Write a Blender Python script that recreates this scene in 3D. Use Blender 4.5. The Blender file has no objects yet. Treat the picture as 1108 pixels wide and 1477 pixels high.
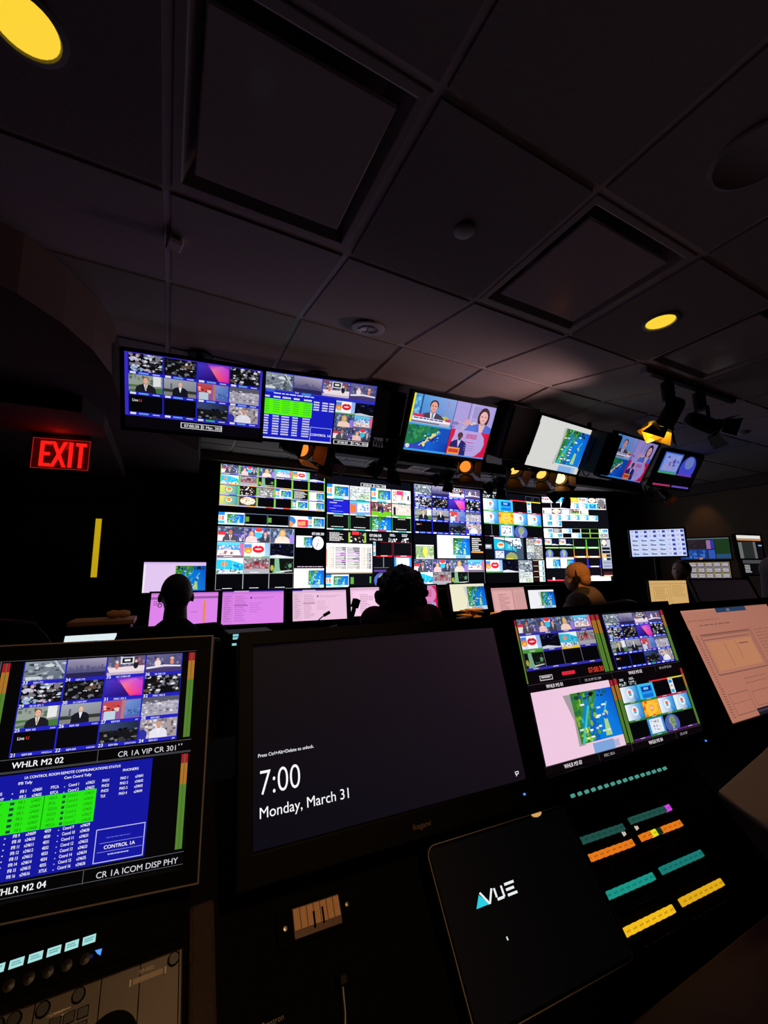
import bpy, math, random
from mathutils import Vector, Matrix
PI = math.pi
H = 1.40                      # camera height above the floor
C = bpy.context.scene.collection
rad = math.radians

# ------------------------------------------------------------------ materials
def lin(c):
    return tuple(((v / 12.92) if v <= .04045 else ((v + .055) / 1.055) ** 2.4) for v in c[:3])
def rgb(r, g, b):
    return lin((r / 255, g / 255, b / 255))
def mat(name, col, rough=.5, metal=0., emit=None, strength=1., noise=0., nscale=20., bump=0., spec=.5, trans=0.):
    m = bpy.data.materials.new(name); m.use_nodes = True
    nt = m.node_tree; b = nt.nodes['Principled BSDF']
    b.inputs['Base Color'].default_value = (*col, 1); b.inputs['Roughness'].default_value = rough
    b.inputs['Metallic'].default_value = metal; b.inputs['Specular IOR Level'].default_value = spec
    if trans: b.inputs['Transmission Weight'].default_value = trans
    if emit:
        b.inputs['Emission Color'].default_value = (*emit, 1); b.inputs['Emission Strength'].default_value = strength
    if noise or bump:
        tc = nt.nodes.new('ShaderNodeTexCoord'); nz = nt.nodes.new('ShaderNodeTexNoise')
        nz.inputs['Scale'].default_value = nscale; nz.inputs['Detail'].default_value = 5
        nt.links.new(tc.outputs['Object'], nz.inputs['Vector'])
        if noise:
            mx = nt.nodes.new('ShaderNodeMix'); mx.data_type = 'RGBA'
            mx.inputs[6].default_value = (*[v * (1 - noise) for v in col], 1)
            mx.inputs[7].default_value = (*[min(1, v * (1 + noise)) for v in col], 1)
            nt.links.new(nz.outputs['Fac'], mx.inputs[0]); nt.links.new(mx.outputs[2], b.inputs['Base Color'])
        if bump:
            bp = nt.nodes.new('ShaderNodeBump'); bp.inputs['Strength'].default_value = bump
            bp.inputs['Distance'].default_value = .01
            nt.links.new(nz.outputs['Fac'], bp.inputs['Height']); nt.links.new(bp.outputs['Normal'], b.inputs['Normal'])
    return m
def screen_mat(name, strength=1.0):
    m = bpy.data.materials.new(name); m.use_nodes = True
    nt = m.node_tree; b = nt.nodes['Principled BSDF']
    b.inputs['Base Color'].default_value = (.004, .004, .005, 1); b.inputs['Roughness'].default_value = .5
    b.inputs['Specular IOR Level'].default_value = .10
    a = nt.nodes.new('ShaderNodeAttribute'); a.attribute_name = 'picture'
    nt.links.new(a.outputs['Color'], b.inputs['Emission Color']); b.inputs['Emission Strength'].default_value = strength
    return m
M = dict(
    screen=screen_mat('lit_screen'),
    plastic=mat('black_plastic', (.004, .004, .0045), .6, noise=.2, nscale=60, spec=.2),
    gloss=mat('glossy_black_plastic', (.005, .005, .006), .2),
    bezel=mat('dark_grey_bezel', (.0035, .0033, .0036), .6, noise=.15, nscale=80, spec=.12),
    edge=mat('grey_edge_trim', (.30, .25, .21), .5, metal=.2),
    metal=mat('black_painted_metal', (.0045, .0045, .005), .55, noise=.2, nscale=40, spec=.18),
    steel=mat('brushed_steel', (.32, .31, .30), .35, metal=.9),
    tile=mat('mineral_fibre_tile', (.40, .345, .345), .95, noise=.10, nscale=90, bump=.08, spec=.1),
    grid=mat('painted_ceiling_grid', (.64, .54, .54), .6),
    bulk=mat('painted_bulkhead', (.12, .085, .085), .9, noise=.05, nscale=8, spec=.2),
    fixture=mat('fixture_white_enamel', (.50, .42, .42), .32),
    lens=mat('fixture_diffuser', (.62, .50, .50), .16),
    wall=mat('dark_wall_paint', (.022, .017, .016), .9, noise=.1, nscale=6, spec=.2),
    wallr=mat('brown_wall_paint', (.16, .12, .09), .9, noise=.1, nscale=6, spec=.2),
    floor=mat('dark_carpet', (.018, .015, .016), 1., noise=.4, nscale=200, bump=.4, spec=.1),
    desk=mat('black_console_laminate', (.0035, .003, .003), .8, noise=.15, nscale=30, spec=.06),
    panel=mat('grey_anodised_panel', (.055, .040, .028), .45, metal=.25, noise=.12, nscale=50),
    redwood=mat('dark_red_wood', (.10, .022, .014), .55, noise=.35, nscale=14),
    brown=mat('tan_laminate', (.34, .22, .13), .6, noise=.12, nscale=10),
    valance=mat('brown_valance', (.16, .10, .07), .7, noise=.15, nscale=12),
    paper=mat('white_paper', (.75, .72, .68), .9, noise=.05, nscale=50),
    yellowpaper=mat('orange_yellow_card', (.80, .42, .10), .9, noise=.2, nscale=40),
    rubber=mat('black_rubber', (.003, .003, .003), .85, spec=.1),
    fabric=mat('black_mesh_fabric', (.012, .012, .013), .9, noise=.3, nscale=150, bump=.3),
    greyfab=mat('charcoal_fleece', (.14, .14, .16), .95, noise=.3, nscale=90, bump=.4),
    brownfab=mat('brown_jacket_cloth', (.10, .075, .065), .9, noise=.2, nscale=70, bump=.3),
    collar=mat('black_collar_cloth', (.012, .010, .010), .9),
    shirt=mat('black_shirt_cloth', (.010, .009, .010), .95),
    floral=mat('dark_floral_cloth', (.16, .04, .045), .9, noise=.9, nscale=45),
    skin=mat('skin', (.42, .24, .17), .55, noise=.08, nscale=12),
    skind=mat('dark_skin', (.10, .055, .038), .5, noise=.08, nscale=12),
    haird=mat('black_hair', (.010, .007, .006), .6),
    hairr=mat('short_sandy_hair', (.38, .20, .09), .8, noise=.3, nscale=120, bump=.5),
    trouser=mat('dark_trousers', (.02, .02, .025), .9),
    gold=mat('gold_ring', (.6, .42, .2), .3, metal=1.),
    glassb=mat('clear_plastic_bottle', (.5, .5, .52), .08, trans=.9),
    capw=mat('white_cap_plastic', (.42, .40, .40), .5),
    knob=mat('knob_plastic', (.008, .008, .008), .4, spec=.3),
    warm=mat('downlight_lamp', (.5, .4, .1), .5, emit=rgb(252, 212, 56), strength=1.0),
    hot=mat('spotlight_lamp_glass', (.8, .5, .2), .4, emit=(1., .48, .12), strength=6.),
    gel=mat('lamplit_door_lining', (.85, .42, .12), .35, metal=.1),  # barn door lining with the orange lamp glow painted into its colour
    geld=mat('dim_lamplit_lining', (.22, .10, .035), .5),  # darker copy of the lining, fainter lamp glow in its colour
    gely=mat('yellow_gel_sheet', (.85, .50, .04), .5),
    door=mat('dark_door_paint', (.015, .013, .013), .6),
)
def emis(name, col, s=1.): return mat(name, tuple(v * .3 for v in col), .5, emit=col, strength=s)
for nm_, e_, st_ in (('glow', (1., .30, .03), 1.0), ('glowy', (1., .48, .08), 1.6), ('glowdim', (.35, .13, .03), .5)): M[nm_] = mat('lamp_' + nm_, (.6, .3, .1), .5, emit=e_, strength=st_)
gm = bpy.data.materials.new('translucent_yellow_gel'); gm.use_nodes = True; _nt = gm.node_tree; _tr = _nt.nodes.new('ShaderNodeBsdfTranslucent'); _tr.inputs[0].default_value = (.95, .62, .03, 1)
_mx = _nt.nodes.new('ShaderNodeMixShader'); _b = _nt.nodes['Principled BSDF']; _b.inputs['Base Color'].default_value = (.85, .50, .03, 1); _nt.links.new(_b.outputs[0], _mx.inputs[1]); _nt.links.new(_tr.outputs[0], _mx.inputs[2]); _mx.inputs[0].default_value = .6
_nt.links.new(_mx.outputs[0], _nt.nodes['Material Output'].inputs['Surface']); M['gels'] = gm
M['exit'] = emis('exit_sign_red', (1., .012, .008), 1.0)
M['exitdim'] = mat('exit_sign_panel', (.10, .004, .004), .2, emit=(.030, .0005, .0004), strength=1.)
M['vision'] = emis('lit_corridor_glass', rgb(192, 160, 16), 1.)
M['blueled'] = emis('blue_led', rgb(60, 130, 255), 1.6)
M['cyan'] = emis('cyan_display', rgb(150, 230, 240), .8)
M['keylcd'] = screen_mat('key_display')

# ------------------------------------------------------------------ mesh collector
class MB:
    def __init__(s, mtx=None): s.V = []; s.F = []; s.m = mtx or Matrix()
    def add(s, vs, fs):
        n = len(s.V); s.V += [tuple(s.m @ Vector(v)) for v in vs]; s.F += [tuple(i + n for i in f) for f in fs]; return s
    def box(s, c, d, rot=None):
        x, y, z = [v / 2 for v in d]
        vs = [Vector(v) for v in [(-x,-y,-z),(x,-y,-z),(x,y,-z),(-x,y,-z),(-x,-y,z),(x,-y,z),(x,y,z),(-x,y,z)]]
        if rot is not None: vs = [rot @ v for v in vs]
        return s.add([v + Vector(c) for v in vs], [(3,2,1,0),(4,5,6,7),(0,1,5,4),(1,2,6,5),(2,3,7,6),(3,0,4,7)])
    def cyl(s, a, b, r, seg=20, r2=None, caps=True):
        a, b = Vector(a), Vector(b); r2 = r if r2 is None else r2
        w = (b - a).normalized(); u = w.orthogonal().normalized(); v = w.cross(u)
        vs = []
        for p, q in ((a, r), (b, r2)):
            for i in range(seg):
                t = 2 * PI * i / seg; vs.append(p + u * (q * math.cos(t)) + v * (q * math.sin(t)))
        fs = [(i, (i + 1) % seg, seg + (i + 1) % seg, seg + i) for i in range(seg)]
        if caps: fs += [tuple(reversed(range(seg))), tuple(range(seg, 2 * seg))]
        return s.add(vs, fs)
    def tube(s, pts, r, seg=8):
        pts = [Vector(p) for p in pts]; vs = []; fs = []; pu = None
        for k, p in enumerate(pts):
            t = (pts[min(k + 1, len(pts) - 1)] - pts[max(k - 1, 0)]).normalized()
            u = t.orthogonal().normalized() if pu is None else (pu - t * pu.dot(t)).normalized()
            pu = u; v = t.cross(u)
            for i in range(seg):
                a = 2 * PI * i / seg; vs.append(p + u * (r * math.cos(a)) + v * (r * math.sin(a)))
        for k in range(len(pts) - 1):
            for i in range(seg):
                a = k * seg + i; b = k * seg + (i + 1) % seg; fs.append((a, b, b + seg, a + seg))
        fs += [tuple(reversed(range(seg))), tuple(range((len(pts) - 1) * seg, len(pts) * seg))]
        return s.add(vs, fs)
    def lathe(s, prof, c=(0, 0, 0), seg=28, axis='Z'):
        vs = []; fs = []
        for r, z in prof:
            for i in range(seg):
                a = 2 * PI * i / seg; p = (r * math.cos(a), r * math.sin(a), z)
                if axis == 'Y': p = (p[0], p[2], p[1])
                vs.append(Vector(p) + Vector(c))
        for k in range(len(prof) - 1):
            for i in range(seg):
                a = k * seg + i; b = k * seg + (i + 1) % seg; fs.append((a, b, b + seg, a + seg))
        return s.add(vs, fs)
    def prism(s, poly, z0, z1):
        n = len(poly)
        return s.add([(x, y, z0) for x, y in poly] + [(x, y, z1) for x, y in poly],
                     [tuple(reversed(range(n))), tuple(range(n, 2 * n))] + [(i, (i + 1) % n, n + (i + 1) % n, n + i) for i in range(n)])
    def prismx(s, poly, x0, x1):     # poly in (y, z)
        n = len(poly)
        return s.add([(x0, y, z) for y, z in poly] + [(x1, y, z) for y, z in poly],
                     [tuple(range(n)), tuple(reversed(range(n, 2 * n)))] + [((i + 1) % n, i, n + i, n + (i + 1) % n) for i in range(n)])
    def ring(s, w, h, iw, ih, y0, y1, cx=0, cz=0):   # rectangular frame in the local XZ plane
        o = [(-w/2, -h/2), (w/2, -h/2), (w/2, h/2), (-w/2, h/2)]; n = [(-iw/2 + cx, -ih/2 + cz), (iw/2 + cx, -ih/2 + cz), (iw/2 + cx, ih/2 + cz), (-iw/2 + cx, ih/2 + cz)]
        vs = [(x, y0, z) for x, z in o] + [(x, y0, z) for x, z in n] + [(x, y1, z) for x, z in o] + [(x, y1, z) for x, z in n]
        fs = []
        for i in range(4):
            j = (i + 1) % 4
            fs += [(i, j, 4 + j, 4 + i), (8 + j, 8 + i, 12 + i, 12 + j), (j, i, 8 + i, 8 + j), (4 + i, 4 + j, 12 + j, 12 + i)]
        return s.add(vs, fs)
    def build(s, name, m, parent=None, loc=None, bevel=0., smooth=False, mtx=None, kind=None, label=None, seg=2):
        me = bpy.data.meshes.new(name); me.from_pydata(s.V, [], s.F); me.update()
        import bmesh
        bm = bmesh.new(); bm.from_mesh(me); bmesh.ops.recalc_face_normals(bm, faces=bm.faces); bm.to_mesh(me); bm.free()
        me.materials.append(M[m] if isinstance(m, str) else m)
        o = bpy.data.objects.new(name, me); C.objects.link(o)
        if parent is not None: o.parent = parent
        if loc is not None: o.location = loc
        if mtx is not None: o.matrix_local = mtx
        if smooth:
            for p in me.polygons: p.use_smooth = True
            me.set_sharp_from_angle(angle=rad(40))
        if bevel:
            b = o.modifiers.new('bevel', 'BEVEL'); b.width = bevel; b.segments = seg; b.limit_method = 'ANGLE'
        if kind: o['kind'] = kind
        if label: o['label'] = label
        return o
def thing(name, label, cat, loc=(0, 0, 0), rz=0., group=None):
    o = bpy.data.objects.new(name, None); C.objects.link(o); o.empty_display_size = .1
    o.location = loc; o.rotation_euler = (0, 0, rz); o['label'] = label; o['category'] = cat
    if group: o['group'] = group
    return o
def tag(o, label, cat, group=None, kind=None):
    o['label'] = label; o['category'] = cat
    if group: o['group'] = group
    if kind: o['kind'] = kind
    return o
def dup(root, loc, rz, label=None, group=None):
    r = root.copy(); C.objects.link(r); r.location = loc; r.rotation_euler = (0, 0, rz)
    if label: r['label'] = label
    if group: r['group'] = group
    for ch in list(root.children):
        c = ch.copy(); C.objects.link(c); c.parent = r
        for g in ch.children:
            d = g.copy(); C.objects.link(d); d.parent = c
    return r
def Z(p): return Vector((p[0], p[1], p[2] + H))

# ------------------------------------------------------------------ text outlines
_gl = {}
def load_glyphs():
    """outlines and advance widths of every character, in three weights, evaluated in one go"""
    chars = [chr(c) for c in range(33, 127)]; made = []
    for wt, off in ((0, 0.), (-1, -.009)):
        for ch in chars + [None]:
            for body in ((ch, 'H' + ch + 'H') if ch else ('HH', 'H H')):
                cu = bpy.data.curves.new('t', 'FONT'); cu.body = body; cu.resolution_u = 4 if wt == 0 else 6; cu.offset = off
                o = bpy.data.objects.new('t', cu); C.objects.link(o); made.append((wt, ch, body, o))
    dg = bpy.context.evaluated_depsgraph_get(); wd = {}
    for wt, ch, body, o in made:
        me = o.evaluated_get(dg).to_mesh(); vs = [(v.co.x, v.co.y) for v in me.vertices]
        x0 = min((x for x, y in vs), default=0); x1 = max((x for x, y in vs), default=0); wd[(wt, body)] = (x0, x1)
        if ch and body == ch: _gl[(wt, ch)] = [[vs[i] for i in p.vertices] for p in me.polygons]
    for wt in (0, -1):
        hh = wd[(wt, 'HH')][1]; _gl[(wt, ' ', 'a')] = wd[(wt, 'H H')][1] - hh
        for ch in chars: _gl[(wt, ch, 'a')] = wd[(wt, 'H' + ch + 'H')][1] - hh
    for wt, ch, body, o in made:
        cu = o.data; bpy.data.objects.remove(o); bpy.data.curves.remove(cu)
load_glyphs()
def text_polys(s, bold=False):
    wt = 0 if bold in (True, False) else -1; x = 0; ps = []
    for ch in s:
        for p in _gl.get((wt, ch), []): ps.append([(a + x, b) for a, b in p])
        x += _gl[(wt, ch, 'a')]
    return ps, x

# ------------------------------------------------------------------ picture: what a screen shows, as coloured facets
def clip(poly, cols):
    for ax, lim, sg in ((0, 0, 1), (0, 1, -1), (1, 0, 1), (1, 1, -1)):
        out = []; oc = []
        n = len(poly)
        for i in range(n):
            a, b = poly[i], poly[(i + 1) % n]; ca, cb = cols[i], cols[(i + 1) % n]
            da, db = sg * (a[ax] - lim), sg * (b[ax] - lim)
            if da >= 0: out.append(a); oc.append(ca)
            if (da > 0 and db < 0) or (da < 0 and db > 0):
                t = da / (da - db)
                out.append((a[0] + (b[0] - a[0]) * t, a[1] + (b[1] - a[1]) * t)); oc.append(tuple(ca[k] + (cb[k] - ca[k]) * t for k in range(3)))
        poly, cols = out, oc
        if len(poly) < 3: return [], []
    return poly, cols
class Pic:
    def __init__(s, w, h, tint=(1, 1, 1), gain=1.):
        s.w, s.h = w, h; s.P = []; s.fr = (0., 0., 1., 1.); s.l = 0; s.tint = tint; s.gain = gain; s.st = []
    def push(s, x0, y0, x1, y1):
        s.st.append((s.fr, s.l)); fx, fy, sx, sy = s.fr
        s.fr = (fx + x0 * sx, fy + y0 * sy, (x1 - x0) * sx, (y1 - y0) * sy)
    def pop(s, lift=0):
        s.fr, l = s.st.pop(); s.l = l + lift
    def poly(s, pts, col=None, cols=None):
        cols = cols or [col] * len(pts)
        pts, cols = clip(list(pts), [tuple(c[:3]) for c in cols])
        if len(pts) < 3: return
        fx, fy, sx, sy = s.fr; s.l += 1
        s.P.append(([(fx + x * sx, fy + y * sy) for x, y in pts], cols, s.l))
    def rect(s, x0, y0, x1, y1, c): s.poly([(x0, y0), (x1, y0), (x1, y1), (x0, y1)], c)
    def grad(s, x0, y0, x1, y1, a, b, c=None, d=None):   # corners: top-left, top-right, bottom-right, bottom-left
        s.poly([(x0, y0), (x1, y0), (x1, y1), (x0, y1)], cols=[a, b, c or b, d or a])
    def ell(s, cx, cy, rx, ry, c, n=14, a0=0, a1=2 * PI):
        s.poly([(cx + rx * math.cos(a0 + (a1 - a0) * i / n), cy + ry * math.sin(a0 + (a1 - a0) * i / n)) for i in range(n + (a1 - a0 < 6.2))], c)
    def line(s, x0, y0, x1, y1, t, c):
        dx, dy = x1 - x0, y1 - y0; L = math.hypot(dx, dy) or 1; nx, ny = -dy / L * t / 2, dx / L * t / 2
        s.poly([(x0 + nx, y0 + ny), (x1 + nx, y1 + ny), (x1 - nx, y1 - ny), (x0 - nx, y0 - ny)], c)
    def box(s, x0, y0, x1, y1, t, c, asp=None):
        ty = t * (s.fr[2] * s.w) / (s.fr[3] * s.h)
        s.rect(x0, y0, x1, y0 + ty, c); s.rect(x0, y1 - ty, x1, y1, c); s.rect(x0, y0 + ty, x0 + t, y1 - ty, c); s.rect(x1 - t, y0 + ty, x1, y1 - ty, c)
    def noise(s, x0, y0, x1, y1, nx, ny, pal, seed=0, p=1.):
        """irregular patches, the way crowded small scenes read"""
        r = random.Random(seed); l = s.l + 2
        for i in range(nx):
            for j in range(ny):
                if r.random() > p: continue
                s.l = l - 1 - (i + j) % 2
                w = (x1 - x0) / nx * r.uniform(.35, .95); h = (y1 - y0) / ny * r.uniform(.35, 1.05)
                a = x0 + (x1 - x0) * (i + .5 + r.uniform(-.35, .35)) / nx; b = y0 + (y1 - y0) * (j + .5 + r.uniform(-.35, .35)) / ny
                n = r.choice((4, 5, 6, 7)); ph = r.uniform(0, 6.28)
                q = [(a + w * .85 * r.uniform(.6, 1.15) * math.cos(ph + 6.283 * k / n), b + h * .8 * r.uniform(.6, 1.15) * math.sin(ph + 6.283 * k / n)) for k in range(n)]
                q = [(min(x1, max(x0, u)), min(y1, max(y0, v))) for u, v in q]
                s.poly(q, r.choice(pal))
        s.l = l
    def dash(s, x0, y0, x1, y1, rows, c, seed=0, fill=.75, gap=.45):
        r = random.Random(seed); l = s.l
        for j in range(rows):
            y = y0 + (y1 - y0) * j / rows; h = (y1 - y0) / rows * (1 - gap); x = x0
            end = x0 + (x1 - x0) * r.uniform(fill, 1)
            while x < end:
                w = (x1 - x0) * r.uniform(.06, .18); s.l = l; s.rect(x, y, min(x + w, end), y + h, c); x += w + (x1 - x0) * .025
        s.l = l + 1
    def text(s, t, x, y, h, c, bold=False, align='l', wide=1.):
        """h: capital height as a fraction of the frame's height; (x, y): baseline start"""
        ps, w = text_polys(t, bold); fx, fy, sx, sy = s.fr
        ky = h / .69; kx = ky * (sy * s.h) / (sx * s.w) * wide
        if align == 'c': x -= w * kx / 2
        if align == 'r': x -= w * kx
        l = s.l
        for k, d in enumerate((-.013, .013) if bold is True else (0,)):
            for p in ps: s.l = l + k; s.poly([(x + (a + d) * kx, y - b * ky) for a, b in p], c)
        s.l = l + 3
    def build(s, parent, mtx, name='screen', m='screen', step=3.5e-5, label=None):
        V = []; F = []; K = []
        for pts, cols, l in s.P:
            n = len(V)
            V += [(x * s.w, -l * step, -y * s.h) for x, y in pts]; F.append(tuple(range(n, n + len(pts)))); K += cols
        me = bpy.data.meshes.new(name); me.from_pydata(V, [], F)
        at = me.attributes.new('picture', 'FLOAT_COLOR', 'CORNER'); buf = []
        for c in K:
            v = lin(tuple(min(1, max(0, c[k] / 255 * s.tint[k])) for k in range(3))); buf += [v[0] * s.gain, v[1] * s.gain, v[2] * s.gain, 1.]
        at.data.foreach_set('color', buf); me.materials.append(M[m]); me.update()
        o = bpy.data.objects.new(name, me); C.objects.link(o); o.parent = parent; o.matrix_local = mtx
        if label: o['label'] = label
        return o
W_ = (250, 250, 252); K_ = (3, 3, 5); BL = (35, 35, 190); GR = (70, 160, 60)
def shade(c, f): return tuple(min(255, v * f) for v in c)

# ------------------------------------------------------------------ thumbnails
def person_fig(p, cx, top, s, skin=(225, 170, 140), hair=(60, 40, 30), cloth=(60, 60, 70), shirt=(240, 240, 240), tie=None, long=False):
    """head and shoulders, s = head height in frame heights"""
    k = (p.fr[3] * p.h) / (p.fr[2] * p.w) * s
    if long: p.ell(cx, top + .62 * s, .62 * k, .85 * s, hair)
    p.poly([(cx - 1.5 * k, 1), (cx - 1.35 * k, top + 1.6 * s), (cx - .9 * k, top + 1.25 * s), (cx - .3 * k, top + 1.05 * s), (cx + .3 * k, top + 1.05 * s), (cx + .9 * k, top + 1.25 * s), (cx + 1.35 * k, top + 1.6 * s), (cx + 1.5 * k, 1)], cloth)
    p.poly([(cx - .3 * k, top + 1.05 * s), (cx + .3 * k, top + 1.05 * s), (cx + .05 * k, top + 2.1 * s), (cx - .05 * k, top + 2.1 * s)], shirt)
    if tie: p.poly([(cx - .09 * k, top + 1.15 * s), (cx + .09 * k, top + 1.15 * s), (cx + .12 * k, top + 1.95 * s), (cx - .04 * k, top + 1.95 * s)], tie)
    p.rect(cx - .2 * k, top + .8 * s, cx + .2 * k, top + 1.15 * s, shade(skin, .85))
    p.ell(cx, top + .42 * s, .45 * k, .45 * s, hair)
    p.ell(cx, top + .55 * s, .36 * k, .45 * s, skin)
    p.rect(cx - .22 * k, top + .47 * s, cx - .08 * k, top + .53 * s, shade(hair, .8)); p.rect(cx + .08 * k, top + .47 * s, cx + .22 * k, top + .53 * s, shade(hair, .8))
    p.rect(cx - .13 * k, top + .76 * s, cx + .13 * k, top + .80 * s, (170, 80, 80))
def t_man(p, seed=0):
    p.rect(0, 0, 1, 1, (70, 75, 105)); p.noise(0, 0, 1, .5, 9, 4, [(40, 50, 80), (110, 130, 170), (60, 70, 110), (150, 160, 190)], seed + 1, .8)
    p.rect(0, .35, .28, .55, (220, 50, 60)); p.rect(0, .55, .25, .95, (235, 225, 225)); p.noise(.62, .45, 1, 1, 5, 5, [(120, 90, 200), (180, 150, 230), (70, 60, 150), (230, 220, 240)], seed, .9)
    person_fig(p, .47, .16, .34, (190, 120, 90), (35, 30, 35), (75, 75, 88), (235, 235, 245), (150, 80, 100))
def t_duo(p, seed=0):
    p.rect(0, 0, 1, 1, (80, 80, 130)); p.noise(0, 0, 1, 1, 9, 5, [(60, 65, 110), (150, 130, 200), (190, 180, 220), (40, 50, 90)], seed + 2, .8)
    p.poly([(.3, 0), (.8, 0), (.7, .35), (.4, .35)], (40, 120, 210)); p.ell(.55, .22, .17, .24, (245, 245, 250)); p.ell(.55, .14, .16, .15, (225, 60, 60)); p.rect(.42, .3, .68, .7, (60, 190, 220))
    person_fig(p, .26, .28, .26, (235, 185, 160), (190, 140, 80), (235, 190, 190), (240, 210, 200), None, True)
    person_fig(p, .82, .26, .28, (225, 170, 140), (50, 40, 40), (60, 60, 75), (240, 240, 245), (120, 60, 80))
def t_woman(p, seed=0):
    p.rect(0, 0, 1, 1, (75, 90, 120)); p.noise(0, 0, 1, .7, 10, 3, [(50, 65, 95), (110, 125, 160), (150, 165, 190)], seed, .8)
    p.rect(.8, .4, 1, 1, (150, 120, 220)); person_fig(p, .5, .14, .36, (235, 180, 140), (205, 160, 80), (240, 205, 190), (240, 200, 180), None, True)
def t_desk(p, seed=0):
    p.rect(0, 0, 1, 1, (60, 150, 215)); p.rect(0, 0, .85, .18, (90, 200, 235)); p.noise(.05, .2, .85, .55, 8, 3, [(235, 225, 230), (200, 180, 190), (120, 160, 200), (250, 245, 245)], seed, .9)
    p.poly([(.02, .5), (.82, .5), (.9, .85), (0, .85)], (235, 215, 215)); p.noise(.05, .55, .85, .8, 7, 2, [(190, 150, 150), (245, 235, 230), (150, 110, 110)], seed + 3, .7); p.poly([(.85, .1), (1, .05), (1, 1), (.92, 1)], (230, 100, 140)); p.rect(0, .86, 1, 1, (120, 100, 120))
def t_lips(p, seed=0):
    p.grad(0, 0, 1, 1, (210, 225, 250), (120, 170, 240), (150, 190, 245), (235, 240, 250)); p.rect(.3, 0, .8, 1, (245, 245, 250)); p.rect(0, .1, .28, .4, (80, 130, 220)); p.ell(.15, .5, .15, .22, (235, 130, 50)); p.ell(.15, .55, .09, .1, (240, 200, 90))
    p.ell(.55, .42, .24, .26, (215, 30, 50)); p.poly([(.47, .12), (.63, .12), (.55, .24)], (245, 245, 250)); p.ell(.55, .42, .14, .05, (250, 225, 225)); p.rect(0, .9, 1, 1, (90, 160, 90))
def t_dark(p, seed=0):
    p.rect(0, 0, 1, 1, (8, 8, 20)); p.noise(0, 0, 1, .7, 8, 5, [(18, 20, 45), (10, 10, 25), (30, 35, 80)], seed, .4); p.ell(.42, .2, .03, .06, (70, 90, 200)); p.poly([(.0, .85), (.3, .78), (.9, .92), (1, .9), (1, 1), (0, 1)], (200, 205, 215))
def t_black(p, seed=0): p.rect(0, 0, 1, 1, (6, 6, 10))
def t_bus(p, seed=0):
    p.rect(0, 0, 1, 1, (190, 205, 215)); p.poly([(0, .1), (.55, .05), (1, .35), (1, .8), (0, .7)], (40, 185, 215)); p.poly([(0, .1), (.5, 0), (1, .0), (1, .38), (.5, .12)], (225, 240, 245)); p.ell(.28, .4, .12, .15, (240, 130, 60)); p.noise(.5, .4, 1, .8, 6, 3, [(30, 110, 200), (20, 150, 200), (90, 210, 230)], seed, .9)
    p.noise(0, .72, .9, 1, 8, 2, [(160, 150, 220), (240, 240, 250), (60, 90, 60), (90, 120, 80)], seed + 1, .9); p.line(.3, .05, .3, .7, .02, (120, 200, 215)); p.line(.6, .1, .6, .75, .02, (120, 200, 215))
def t_red(p, seed=0):
    p.rect(0, 0, 1, 1, (135, 125, 130)); p.noise(0, 0, 1, .4, 10, 3, [(110, 105, 110), (160, 155, 165), (90, 60, 65), (190, 190, 200)], seed, .9); p.noise(.03, .35, .97, .7, 12, 2, [(170, 50, 65), (150, 40, 55), (120, 60, 70), (200, 140, 150)], seed + 1, .95); p.rect(0, .72, 1, 1, (160, 160, 168)); p.ell(.5, .3, .12, .12, (110, 40, 45))
def t_green(p, seed=0):
    p.rect(0, 0, 1, 1, (14, 18, 16)); p.poly([(.2, 0), (.38, 0), (.42, .7), (.5, 1), (.12, 1), (.2, .6)], (120, 165, 135)); p.noise(.5, .2, 1, .8, 6, 4, [(20, 30, 26), (50, 80, 60), (12, 14, 12)], seed, .7); p.poly([(.45, .85), (.95, .8), (.95, .86), (.45, .95)], (190, 200, 195)); p.ell(.85, .5, .08, .15, (90, 140, 105)); p.ell(.1, .65, .07, .2, (170, 160, 50))
def t_logo(p, seed=0):
    p.grad(0, 0, 1, 1, (225, 205, 90), (30, 150, 170), (25, 140, 160), (190, 200, 100)); p.ell(.5, .45, .25, .38, (60, 170, 165)); p.ell(.5, .45, .19, .29, (235, 225, 160)); p.ell(.5, .42, .13, .18, (225, 80, 50)); p.rect(.4, .4, .6, .48, (245, 210, 90))
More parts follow.
